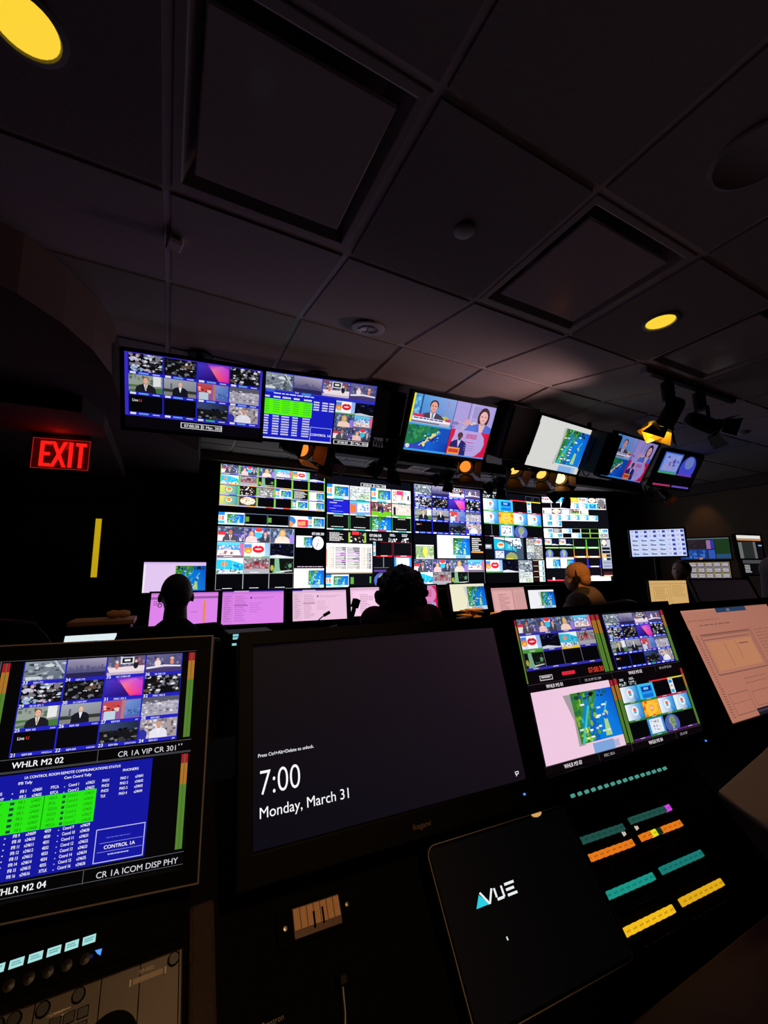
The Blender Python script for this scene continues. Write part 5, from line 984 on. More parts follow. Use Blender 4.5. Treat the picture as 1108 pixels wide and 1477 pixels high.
def cards(name, label, c, n, sz, seed, colm='yellowpaper'):
    q = thing(name, label, 'cards', Z(c), .1); r = random.Random(seed)
    for k in range(n):
        MB().box((r.uniform(-sz, sz) * .5, r.uniform(-.05, .05), .012 + k * .016), (sz * r.uniform(.5, .9), .10, .012), Matrix.Rotation(r.uniform(-.3, .3), 3, 'Z')).build('card', colm, q)
cards('card_pile', 'untidy pile of orange-lit cards on the desk left of the square yellow box', (2.62, 3.30, -.44), 6, .20, 3)
q = thing('yellow_box', 'square yellow-orange box below the dusty pink monitor', 'box', Z((2.98, 3.25, -.46)), .1); MB().box((0, 0, .035), (.20, .10, .07)).build('carton', 'yellowpaper', q, bevel=.002); MB().box((0, -.051, .045), (.20, .003, .012)).build('tape', 'paper', q)
MB().box((2.8, 3.3, -.555 + H), (.75, .3, .17)).build('desk_shelf', 'desk', bevel=.004); tag(bpy.data.objects['desk_shelf'], 'low black shelf on the desk carrying the orange cards', 'shelf')
q = thing('side_tablet', 'bright white tablet propped up behind the left console monitor', 'tablet', Z((-.375, 3.05, -.388)), -.02); MB(Matrix.Rotation(rad(-28), 4, 'X')).box((0, .006, 0), (.27, .01, .12)).build('case', 'plastic', q, bevel=.003)
p = Pic(.255, .105); p.rect(0, 0, 1, 1, (222, 238, 240)); p.dash(.1, .35, .9, .6, 2, (180, 205, 210), 4, .6, .7); p.build(q, Matrix.Rotation(rad(-28), 4, 'X') @ Matrix.Translation((-.1275, -.001, .0525)))
MB().box((0, .06, (-.46 + H - .74) / 2 - (-.40 + H) + .37), (.02, .02, .30)).build('prop', 'metal', q)
tag(MB().box((-.42, 3.10, (-.47 + H) / 2), (.46, .24, -.47 + H)).build('side_pedestal', 'desk', bevel=.005), 'low black pedestal carrying the bright white tablet', 'cabinet')
q = thing('wooden_counter', 'red-brown wooden counter end left of the bald person', 'counter', (-.35, 3.40, 0), 0); MB().box((0, 0, -.295 + H), (.36, .30, .03)).build('countertop', 'brown', q, bevel=.004); MB().box((0, 0, (-.31 + H) / 2), (.32, .26, -.31 + H)).build('body', 'redwood', q)
q = thing('rolled_cloth', 'small crumpled tan cloth on the wooden counter', 'cloth', (-.27, 3.36, -.28 + H), .2); MB().lathe([(.0001, -.07), (.018, -.065), (.028, -.03), (.022, .0), (.030, .03), (.018, .065), (.0001, .07)], axis='Y', seg=12).build('bundle', 'brown', q, smooth=True, mtx=Matrix.Translation((0, 0, .03)) @ Matrix.Rotation(PI / 2, 4, 'Z'))
q = thing('rack_unit', 'black rack unit with cyan display strips behind the centre console monitor', 'rack unit', (.36, 2.0, 0), 0); MB().box((0, .10, (-.258 + H) / 2), (.20, .16, -.258 + H)).build('case', 'metal', q, bevel=.005)
for z, w_ in ((-.266, .08), (-.279, .08), (-.305, .085)): MB().box((-.04, .018, z + H), (w_, .006, .009)).build('display_strip', 'cyan', q)
# right-hand desk wing
q = thing('side_desk', 'black side desk on the right carrying the thumbnail and control screens', 'desk', (5.98, 3.12, 0), rad(-38)); MB().box((0, 0, -.60 + H), (1.9, .95, .04)).build('worktop', 'desk', q, bevel=.006)
for x in (-.9, .9): MB().box((x, 0, (-.62 + H) / 2), (.05, .8, -.62 + H)).build('leg_panel', 'desk', q)
q = thing('editing_desk', 'black desk on the right carrying the cream and the switched-off monitors', 'desk', (4.72, 2.10, 0), rad(-8)); MB().box((0, 0, -.60 + H), (1.55, .75, .04)).build('worktop', 'desk', q, bevel=.006)
for x in (-.7, .7): MB().box((x, 0, (-.62 + H) / 2), (.05, .6, -.62 + H)).build('leg_panel', 'desk', q)
monitor('side_monitor', 'wide monitor with a white and blue grid of thumbnails at right', (5.455, 3.082, .35), .60, .337, -43.7, 3, t_sheet, base_z=-.58, bez=.016, depth=.03)
monitor('side_monitor', 'dark control screen with blue blocks and a green area, overlapping the thumbnail monitor', (5.95, 2.81, .267), .515, .268, -52, 3, t_ctrl, base_z=-.58, bez=.012, depth=.03, gain=.9)
monitor('side_monitor', 'lower screen full of yellow outlined control buttons', (5.90, 2.755, -.0), .405, .205, -50, 3, t_yellow, base_z=-.58, bez=.012, depth=.03)
monitor('side_monitor', 'editing screen with a white and orange top bar at the far right', (5.295, 2.087, .235), .40, .237, -7, 3, t_editor, base_z=-.58, bez=.012, depth=.03, gain=.9)
monitor('side_monitor', 'small dark screen with faint white text below the editing screen', (5.30, 2.08, .03), .34, .15, -7, 3, lambda p: (p.rect(0, 0, 1, 1, (10, 10, 12)), p.rect(0, .02, 1, .25, (70, 70, 74)), p.dash(.1, .35, .4, .9, 5, (190, 190, 190), 3)), base_z=-.58, bez=.012, depth=.03)
monitor('side_monitor', 'cream window monitor standing in front of the resting person', (4.30, 2.374, -.206), .38, .228, -24, 3, lambda p: t_mail(p, (214, 172, 108), 3, kind=3), base_z=-.58, bez=.008, depth=.02, gain=.95)
monitor('side_monitor', 'switched-off wide monitor leaning back at the right', (4.15, 1.85, -.165), .46, .20, -32, 30, lambda p: p.grad(0, 0, 1, 1, (20, 15, 18), (26, 18, 22)), base_z=-.58, bez=.012, depth=.03)

# ================================================================== front console
tS = rad(42)
def S(a, b, off=0.):           # point on the sloping console panel
    return Vector((a, .658 + b * math.sin(tS) - off * math.cos(tS), -.649 + H + b * math.cos(tS) + off * math.sin(tS)))
MS = Matrix(((1, 0, 0), (0, math.sin(tS), math.cos(tS)), (0, math.cos(tS), -math.sin(tS)))).transposed()
RS = Matrix(((1, 0, 0), (0, math.sin(tS), -math.cos(tS)), (0, math.cos(tS), math.sin(tS))))   # columns: x, up-slope, outward
def frameS(a, b, off=0.):
    m = RS.to_4x4(); m.translation = S(a, b, off); return m
lo, hi = S(0, -.145), S(0, .36)
q = thing('front_console', 'black sloping control console in the foreground', 'console', (.45, 1.0, 0), 0)
prof = [(lo.y, lo.z), (hi.y, hi.z), (1.12, hi.z), (1.16, hi.z - .05), (1.16, .0), (.70, .0), (.62, lo.z - .12), (.36, lo.z - .05), (.36, lo.z - .012), (lo.y - .02, lo.z - .012)]
MB().prismx([(y - 1.0, z) for y, z in prof], -1.25, .93).build('body', 'desk', q, bevel=.004)
q = thing('arm_rest', 'dark red wooden desk edge at the bottom right', 'desk edge', (.9, .42, lo.z - .012), 0)
MB().prism([(-.5, -.16), (.75, -.16), (.85, .02), (.60, .115), (-.5, .115)], .0, .03).build('board', 'redwood', q, bevel=.006)
q = thing('side_table', 'tan table wing with a rounded corner at the right edge', 'table', (1.9, .75, 0), 0)
MB().prism([(-.53, -.60), (-.46, -.22), (-.28, .06), (.20, .13), (.9, .25), (.9, -.60)], -.72 + H, -.70 + H).build('tabletop', 'brown', q, bevel=.006); MB().box((.25, -.2, (-.72 + H) / 2), (.06, .06, -.72 + H)).build('leg', 'metal', q)

monitor('console_monitor', 'left console monitor with the blue grid and CONTROL 1A status page', (-.212, .803, -.27), .532, .299, -10.1, 7.5, pic_left, base_z=-.37, mount='arm', bez=.021, depth=.05, led=False, edge=True)
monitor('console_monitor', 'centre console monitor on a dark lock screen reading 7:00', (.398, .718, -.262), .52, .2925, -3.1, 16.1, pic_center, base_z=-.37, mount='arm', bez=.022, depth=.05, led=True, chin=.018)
monitor('console_monitor', 'console monitor split into four with the pink weather map at lower left', (.952, .668, -.2505), .538, .302, -2.2, 13.4, pic_multi, base_z=-.37, mount='arm', bez=.020, depth=.05, led=True, chin=.012)
monitor('console_monitor', 'pinkish-brown document monitor at the right edge', (1.566, .649, -.252), .52, .2925, -1., 19.5, pic_right, base_z=-.37, mount='arm', bez=.020, depth=.05)
for o in [o for o in C.objects if o.name.startswith('console_monitor')]:
    MB().box((0, .15, -.02), (.10, .16, .05)).box((0, .10, .10), (.09, .04, .22)).build('stand_arm', 'metal', o, bevel=.005)
cm = bpy.data.objects['console_monitor.001']
def text_obj(s, size, m, parent, mtx, name='lettering', ext=.0004, bold=True, label=None):
    ps, w_ = text_polys(s, bold); k = size / .69; b = MB()
    for p_ in ps:
        n = len(p_); b.add([(x * k, y * k, 0) for x, y in p_] + [(x * k, y * k, ext) for x, y in p_], [tuple(range(n, 2 * n))])
    return b.build(name, m, parent, mtx=mtx)
Tc = Matrix.Rotation(-rad(16.1), 4, 'X')
text_obj('Ikegami', .008, mat('badge_print', (.20, .14, .12), .5), cm, Matrix.Translation((0, 0, -.262 + .37)) @ Tc @ Matrix.Translation((-.004, -.0085, -.172)) @ Matrix.Rotation(PI / 2, 4, 'X'), 'maker_badge')

# tablet style control panel
q = thing('touch_panel', 'rounded black touch panel showing AVUE, in front of the centre monitor', 'touch panel', Z((.614, .634, -.586)), rad(-3.4)); T = Matrix.Rotation(-rad(38.4), 4, 'X'); tw, th = .340, .235
def rrect(w_, h_, r_, n=6):
    o = []
    for cx, cz, a0 in ((w_/2 - r_, h_/2 - r_, 0), (-w_/2 + r_, h_/2 - r_, PI/2), (-w_/2 + r_, -h_/2 + r_, PI), (w_/2 - r_, -h_/2 + r_, 1.5 * PI)):
        o += [(cx + r_ * math.cos(a0 + k * PI / 2 / n), cz + r_ * math.sin(a0 + k * PI / 2 / n)) for k in range(n + 1)]
    return o
RX = Matrix.Rotation(PI / 2, 4, 'X')
MB(T @ RX).prism(rrect(tw, th, .018), -.018, 0).build('body', 'gloss', q, bevel=.002)
o_ = rrect(tw, th, .018); i_ = rrect(tw - .003, th - .003, .0165); n = len(o_); b = MB(T @ RX)
b.add([(x, z, .001) for x, z in o_] + [(x, z, .001) for x, z in i_] + [(x, z, -.008) for x, z in o_], [(k, (k + 1) % n, n + (k + 1) % n, n + k) for k in range(n)] + [((k + 1) % n, k, 2 * n + k, 2 * n + (k + 1) % n) for k in range(n)]).build('metal_rim', 'edge', q)
p = Pic(tw - .012, th - .012); pic_tablet(p); p.build(q, T @ Matrix.Translation((-(tw - .012) / 2, -.0003, (th - .012) / 2)))
MB(T).box((0, .035, -.04), (.12, .05, .10)).build('rear_bracket', 'metal', q, bevel=.004)
MB(T @ Matrix.Translation((.092, 0, th / 2 - .001)) @ RX).prism([(.013 * math.cos(a), -.0065 * math.sin(a)) for a in [PI * k / 12 for k in range(13)]], .0008, .0022).build('proximity_sensor_glint', mat('painted_glint', (.75, .55, .25), .5, emit=(.9, .5, .15), strength=.7), q)  # glint drawn as a faintly glowing half-disc on the panel edge

# production switcher
q = thing('production_switcher', 'black production switcher with rows of teal, orange and yellow lit buttons', 'control panel', S(1.0, 0), 0)
m0 = frameS(1.0, 0).copy(); m0.translation = (0, 0, 0)
def onS(a, b, off=0.): return m0 @ Matrix.Translation((a - 1.0, b, off))
MB(onS(1.005, .012, .003)).box((0, 0, 0), (.47, .32, .012)).build('faceplate', 'desk', q, bevel=.003)
def bm_(nm, c): return mat(nm, tuple(v * .35 for v in c), .35, emit=c, strength=1.)
bc = dict(dteal=bm_('dim_teal_key', rgb(30, 78, 70)), orange=bm_('orange_key', rgb(226, 118, 24)), yellow=bm_('bright_yellow_key', rgb(226, 222, 30)), teal=bm_('teal_key', rgb(26, 146, 132)), teal2=bm_('soft_teal_key', rgb(24, 120, 112)), amber=bm_('amber_key', rgb(240, 186, 26)), amber2=bm_('soft_amber_key', rgb(222, 168, 24)), purple=bm_('purple_key', rgb(204, 70, 222)), mint=bm_('small_mint_key', rgb(74, 150, 136)), off=M['knob'], dk=bm_('dark_green_key', rgb(16, 44, 32)))
def key(a, b, w_, h_, m, nm='button'):
    k_ = MB(onS(a, b, .012)).box((0, 0, 0), (w_, h_, .008)).build(nm, m, q, bevel=.001)
    return k_
legs = {}
def legend_for(m):
    if m.name not in legs:
        c = m.node_tree.nodes['Principled BSDF'].inputs['Emission Color'].default_value[:3]; legs[m.name] = mat(m.name + '_legend', (.02, .02, .01), .6, emit=tuple(v * .6 for v in c), strength=1.)
    return legs[m.name]
P_ = .0193
for b_, c1, c2 in ((.0755, 'dteal', 'dteal'), (.0450, 'orange', 'orange'), (-.0160, 'teal', 'teal2'), (-.0700, 'amber', 'amber2')):
    for k in range(8):
        x = .8245 + P_ * (k + .5); k_ = key(x, b_ + (.0030 - .0009 * k) * 1.1, P_ - (.0016 if k == 3 else .0004), .0128, bc[c1])
        MB(onS(x, b_ + (.0030 - .0009 * k) * 1.1, .0163)).box((-.002, 0, 0), (.006, .0025, .0006)).box((.004, 0, 0), (.003, .0035, .0006)).build('legend', legend_for(bc[c1]), k_)
    for k in range(8):
        m = bc[c2]
        if b_ > .07 and k == 7: m = bc['purple']
        if b_ == .045 and k == 2: m = bc['yellow']
        if b_ == .045 and k == 3: m = bc['dk']
        x = 1.0085 + P_ * (k + .5); yy = b_ - .0035 - .0009 * k * 1.0 + (.0035 if b_ > .06 else .0)
        k_ = key(x, yy, P_ - (.0016 if k == 3 else .0004), .0128, m)
        MB(onS(x, yy, .0163)).box((-.002, 0, 0), (.006, .0025, .0006)).box((.004, 0, 0), (.003, .0035, .0006)).build('legend', legend_for(m), k_)
for k in range(16): key(.886 + k * .0237, .157 - k * .00085, .0090, .0068, bc['mint'], 'small_button')
for b_ in (.020, -.040, -.098):
    for k in range(14): key(.86 + k * .0222, b_ - k * .0008, .015, .006, 'knob', 'unlit_button')
for a_ in (.9697, 1.0168): MB(onS(a_ , .0605, .012)).box((-.003, 0, 0), (.004, .008, .001)).box((.003, 0, 0), (.004, .006, .001)).build('lit_numeral', bm_('lit_numeral_white', rgb(210, 200, 185)) , q)

# intercom and key panels on the left of the slope
q = thing('key_panel', 'black panel with a row of pale cyan lit keys above round knobs', 'control panel', S(-.16, .18), 0); m0 = frameS(-.16, .18).copy(); m0.translation = (0, 0, 0)
def onP(a, b, off, a0, b0): return m0 @ Matrix.Translation((a - a0, b - b0, off))
MB(onP(-.205, .186, .003, -.16, .18)).box((0, 0, 0), (.52, .052, .012)).build('faceplate', 'desk', q, bevel=.003)
for k in range(12):
    a_ = -.0655 - k * .0196; p = Pic(.0150, .0085, (1, 1, 1), 1.); p.rect(0, 0, 1, 1, (165, 225, 222)); p.dash(.15, .25, .9, .8, 2, (90, 150, 150), k, .7); 
    kk = MB(onP(a_, .1910 + k * .0003, .010, -.16, .18)).box((0, 0, 0), (.0165, .0105, .006)).build('display_key', 'knob', q, bevel=.0008)
    o = p.build(kk, onP(a_, .1910 + k * .0003, .0134, -.16, .18) @ Matrix.Rotation(-PI / 2, 4, 'X') @ Matrix.Translation((-.0075, 0, .00425)), 'key_display', step=1e-4)
    MB(onP(a_ - .001, .1705, .009, -.16, .18)).lathe([(.0085, 0), (.0085, .004), (.0068, .006), (.006, .018), (.0001, .019)], seg=18).build('knob', 'knob', q, smooth=True)
MB(onP(-.053, .1745, .010, -.16, .18)).prism([(-.004, .0035), (-.001, -.0005), (.003, -.0035), (.004, .003)], -.002, .0005).build('status_light', 'blueled', q)
q = thing('intercom_panel', 'grey intercom keypanel marked KP-5032 at the bottom left', 'intercom', S(-.10, .06), 0); m0 = frameS(-.10, .06).copy(); m0.translation = (0, 0, 0)
def onI(a, b, off): return m0 @ Matrix.Translation((a + .10, b - .06, off))
MB(onI(-.185, .058, .004)).box((0, 0, 0), (.476, .180, .014)).build('faceplate', 'panel', q, bevel=.002)
for xx in (.048, .0, -.045, -.115): MB(onI(xx, .058, .0112)).box((0, 0, 0), (.0012, .18, .0006)).build('seam', 'rubber', q)
MB(onI(-.030, .080, .011)).lathe([(.032, 0), (.032, .002), (.030, .003), (.0001, .0031)], seg=36).build('speaker_grille', 'rubber', q, smooth=True)
MB(onI(.010, .1315, .0115)).box((0, 0, 0), (.036, .0055, .0012)).build('label_strip', mat('label_strip_print', (.5, .40, .30), .6), q)
for s in (-.021, .021): MB(onI(.010 + s, .1315, .0115)).box((0, 0, 0), (.0022, .0065, .002)).build('strip_end', 'paper', q)
text_obj('KP-5032', .0035, mat('panel_print', (.85, .72, .55), .6), q, onI(-.001, .1375, .0116), 'model_lettering')
for a_, b_ in ((.041, .139), (-.1055, .1385), (-.1335, .139), (-.15, .139), (-.069, .139)): MB(onI(a_, b_, .011)).lathe([(.0075, 0), (.0075, .007), (.006, .009), (.0001, .009)], seg=18).build('knob', 'knob', q, smooth=True)
for j in range(3):
    for i in range(7): MB(onI(-.062 - i * .0145 - (.03 if i > 2 else 0), .122 - j * .013, .012)).box((0, 0, 0), (.0125, .0105, .004)).build('keypad_key', 'knob', q, bevel=.001)
text_obj('MICAWF', .003, mat('panel_print_dim', (.7, .58, .45), .6), q, onI(-.100, .1290, .0116), 'panel_marking')
MB(onI(-.085, .131, .0115)).box((0, 0, 0), (.018, .0012, .0006)).box((0, -.004, 0), (.014, .0012, .0006)).build('printed_lines', mat('print_lines', (.7, .58, .45), .6), q)
q = thing('side_post', 'dark brown textured post between the left and centre monitors', 'post', S(.078, .10), 0); m0 = frameS(.078, .10).copy(); m0.translation = (0, 0, 0)
MB(m0).box((0, -.02, .008), (.036, .22, .022)).build('post', mat('brown_leatherette', (.035, .018, .012), .8, noise=.5, nscale=120, bump=.5), q, bevel=.006)
# amber label strip module and small items under the centre monitor
q = thing('label_module', 'amber lit label module with seven vertical strips under the centre monitor', 'label panel', S(.25, .125), 0); m0 = frameS(.25, .125).copy(); m0.translation = (0, 0, 0)
MB(m0).box((0, 0, .004), (.13, .048, .012)).build('faceplate', 'desk', q, bevel=.003)
sh = Matrix.Rotation(rad(-2), 4, 'Z')
MB(m0 @ sh).box((0, 0, .0115), (.078, .036, .003)).build('window', mat('amber_window', (.16, .07, .03), .5), q)
for k in range(7): MB(m0 @ sh).box((-.0333 + k * .0111, .004, .0140), (.0098, .025, .0015)).build('label_strip', mat('amber_label_%s' % 'abcdefg'[k], (.88 + .03 * (k % 3), .52, .26), .7, noise=.1, nscale=200), q)  # strips in amber, slightly varied in tone
for k, (a_, b_) in enumerate(((-.006, -.003), (.009, -.001))): MB(m0 @ sh).box((a_, b_, .0152), (.003, .020, .001)).build('pointer', 'rubber', q)
for s in (-.052, .052): MB(m0).lathe([(.003, .010), (.003, .0125), (.0001, .0128)], seg=12).build('screw', 'steel', q, mtx=Matrix.Translation(m0.to_3x3() @ Vector((s, 0, 0))))
q = thing('cable_plug', 'small plug with a thin pale cable below the amber label module', 'cable', S(.270, .045, .01), 0)
MB(frameS(0, 0).to_3x3().to_4x4()).box((0, .0, .01), (.012, .012, .02)).build('plug', 'metal', q, bevel=.002); MB().tube([(0, -.01, .0), (-.004, -.03, -.015), (-.012, -.05, -.045), (-.016, -.06, -.08)], .0012, 6).build('lead', mat('pale_cable', (.4, .38, .35), .5), q, smooth=True)
q = thing('control_processor', 'black box marked tron at the bottom under the centre monitor', 'control box', S(.18, .025), 0); m0 = frameS(.18, .025).copy(); m0.translation = (0, 0, 0)
MB(m0).box((0, 0, .006), (.12, .05, .014)).build('case', 'desk', q, bevel=.003); text_obj('Crestron', .006, mat('box_print', (.30, .22, .16), .6), q, m0 @ Matrix.Translation((-.030, .010, .0135)), 'maker_badge')

# ================================================================== chairs
def make_chair(label, x, y, yaw, h=1.12, w=.50):
    t_ = thing('office_chair', label, 'chair', (x, y, 0), rad(yaw), None)
    # backrest: curved shell
    V = []; F = []; nx, nz = 14, 12
    for s, off in ((0, 0.), (1, .035)):
        for j in range(nz + 1):
            v = j / nz; zz = .56 + (h - .56) * v; hw = w / 2 * (1 - .0 * v) * (1 - max(0, v - .75) ** 2 * 4.5)
            for i in range(nx + 1):
                u = -1 + 2 * i / nx; V.append((u * hw, -.22 - .05 * v + .05 * u * u - off, zz - .03 * u * u * v))
    n1 = (nx + 1) * (nz + 1)
    for j in range(nz):
        for i in range(nx):
            a = j * (nx + 1) + i; F += [(a, a + 1, a + nx + 2, a + nx + 1), (n1 + a + nx + 1, n1 + a + nx + 2, n1 + a + 1, n1 + a)]
    for i in range(nx): F += [(i + 1, i, n1 + i, n1 + i + 1), (nz * (nx + 1) + i, nz * (nx + 1) + i + 1, n1 + nz * (nx + 1) + i + 1, n1 + nz * (nx + 1) + i)]
    for j in range(nz): a = j * (nx + 1); F += [(a, a + nx + 1, n1 + a + nx + 1, n1 + a), (a + nx + nx + 1, a + nx, n1 + a + nx, n1 + a + 2 * nx + 1)]
    MB().add(V, F).build('backrest', 'fabric', t_, smooth=True)
    MB().tube([V[nz * (nx + 1) + i] for i in range(nx + 1)], .012, 8).build('backrest_frame', mat('chair_frame_grey', (.06, .055, .055), .35), t_, smooth=True)
    MB().box((0, .02, .47), (w, .48, .08)).build('seat', 'fabric', t_, bevel=.03, seg=3)
    for s in (-1, 1): MB().tube([(s * .24, -.05, .47), (s * .28, -.05, .52), (s * .28, -.05, .66)], .014).box((s * .28, -.02, .67), (.07, .24, .025)).build('armrest', 'plastic', t_, smooth=True)
    MB().cyl((0, 0, .10), (0, 0, .44), .028).build('gas_lift', 'metal', t_, smooth=True)
    b = MB(); c_ = []
    for k in range(5):
        a = 2 * PI * k / 5 + .3; b.tube([(0, 0, .11), (.15 * math.cos(a), .15 * math.sin(a), .10), (.29 * math.cos(a), .29 * math.sin(a), .07)], .018)
        MB().cyl((.29 * math.cos(a) - .02, .29 * math.sin(a), .03), (.29 * math.cos(a) + .02, .29 * math.sin(a), .03), .03, 14).build('caster', 'rubber', t_, smooth=True)
    b.build('star_base', 'metal', t_, smooth=True); MB().box((0, -.20, .50), (.06, .10, .20)).build('back_bracket', 'metal', t_)
    return t_
make_chair('office chair of the bald person, rounded back edge showing at right', .05, 2.50, 0, 1.11, .56)
make_chair('office chair of the curly-haired person in front of the pink monitors', 1.30, 2.02, -8, 1.13, .56)
make_chair('office chair of the person with headphones', 3.20, 2.36, -5, 1.17, .56)
make_chair('empty office chair in the dark at the far left', -.74, 2.60, 10, 1.22, .56)

# ================================================================== people
NU, NV = 18, 11
BALL = [Vector((math.sin(PI * j / NV) * math.cos(2 * PI * i / NU), math.sin(PI * j / NV) * math.sin(2 * PI * i / NU), math.cos(PI * j / NV))) for j in range(1, NV) for i in range(NU)] + [Vector((0, 0, 1)), Vector((0, 0, -1))]
BALLF = [(j * NU + i, (j + 1) * NU + i, (j + 1) * NU + (i + 1) % NU, j * NU + (i + 1) % NU) for j in range(NV - 2) for i in range(NU)] + [(len(BALL) - 2, i, (i + 1) % NU) for i in range(NU)] + [(len(BALL) - 1, (NV - 2) * NU + (i + 1) % NU, (NV - 2) * NU + i) for i in range(NU)]
def voxel(blobs, name, m, parent, vs=.009, sm=6):
    V, F = [], []
    def ball(mx, nu=16, nv=10):
        n = len(V); V.extend(tuple(mx @ p) for p in BALL); F.extend(tuple(k + n for k in f) for f in BALLF)
    for b in blobs:
        if b[0] == 'e':
            _, c, r, rot = b; ball(Matrix.Translation(c) @ (rot or Matrix.Identity(3)).to_4x4() @ Matrix.Diagonal((*r, 1)))
        else:
            _, a, c, r1, r2 = b; a, c = Vector(a), Vector(c); k = MB().cyl(a, c, r1, 16, r2); n = len(V); V.extend(k.V); F.extend(tuple(q + n for q in f) for f in k.F)
            for q_, r_ in ((a, r1), (c, r2)): ball(Matrix.Translation(q_) @ Matrix.Scale(r_, 4))
    me = bpy.data.meshes.new(name); me.from_pydata(V, [], F); o = bpy.data.objects.new(name, me); C.objects.link(o)
    r = o.modifiers.new('r', 'REMESH'); r.mode = 'VOXEL'; r.voxel_size = vs; r.use_smooth_shade = True
    s = o.modifiers.new('s', 'SMOOTH'); s.factor = .5; s.iterations = sm
    me.materials.append(M[m]); VOX.append(o)
    o.parent = parent; return o
VOX = []
def bake_bodies():
    dg = bpy.context.evaluated_depsgraph_get()
    for o in VOX:
        m2 = bpy.data.meshes.new_from_object(o.evaluated_get(dg)); m2.name = o.name; o['_n'] = 1
        if not m2.materials: m2.materials.append(o.data.materials[0])
        for p_ in m2.polygons: p_.use_smooth = True
        del o['_n']; BAKED.append((o, m2))
    for o, m2 in BAKED: old = o.data; o.modifiers.clear(); o.data = m2; bpy.data.meshes.remove(old)
BAKED = []
def head_blobs(c, s, rot):
    """c: head centre, faces +Y before rot; s = head height .23"""
    def P(x, y, z): return Vector(c) + rot @ Vector((x * s, y * s, z * s))
    def Eb(x, y, z, rx, ry, rz): return ('e', P(x, y, z), (rx * s, ry * s, rz * s), rot)
    return [Eb(0, -.06, .08, .335, .40, .42), Eb(0, .08, -.12, .27, .30, .36), Eb(0, .20, -.32, .17, .15, .14), Eb(0, .34, -.13, .05, .09, .10), Eb(0, .37, -.17, .055, .06, .04),
            Eb(-.12, .30, .03, .09, .06, .04), Eb(.12, .30, .03, .09, .06, .04), Eb(0, .31, -.27, .10, .05, .022), Eb(0, .30, -.31, .085, .05, .022), Eb(-.14, .25, -.12, .08, .08, .07), Eb(.14, .25, -.12, .08, .08, .07),
            Eb(-.345, -.02, -.06, .035, .075, .115), Eb(.345, -.02, -.06, .035, .075, .115), ('c', P(0, -.09, -.2), P(0, -.12, -.62), .23 * s, .26 * s)]
def hand_blobs(w, f, side, s=1.):
    """w wrist, f forearm direction; relaxed hand with five separate fingers"""
    f = Vector(f).normalized(); up = Vector((0, 0, 1)); sx = f.cross(up).normalized(); dn = -sx.cross(f).normalized(); w = Vector(w); B = []
    for k in range(4): B.append(('c', w + f * .01 + sx * (-.022 + .0145 * k), w + f * .085 + sx * (-.030 + .020 * k), .013, .011))
    for k, L in enumerate((.066, .075, .070, .055)):
        a = w + f * .085 + sx * (-.030 + .020 * k); b = a + f * L * .5 + dn * .006; c_ = b + f * L * .35 + dn * .018; d = c_ + f * L * .12 + dn * .018
        B += [('c', a, b, .0088, .0082), ('c', b, c_, .0082, .0075), ('c', c_, d, .0075, .0065)]
    k = -side; a = w + f * .025 + sx * (-.026 * k * -1); b = a + f * .035 + sx * (.026 * k); c_ = b + f * .032 + sx * (.006 * k) + dn * .01
    B += [('c', a, b, .013, .011), ('c', b, c_, .0105, .0085)]
    return B
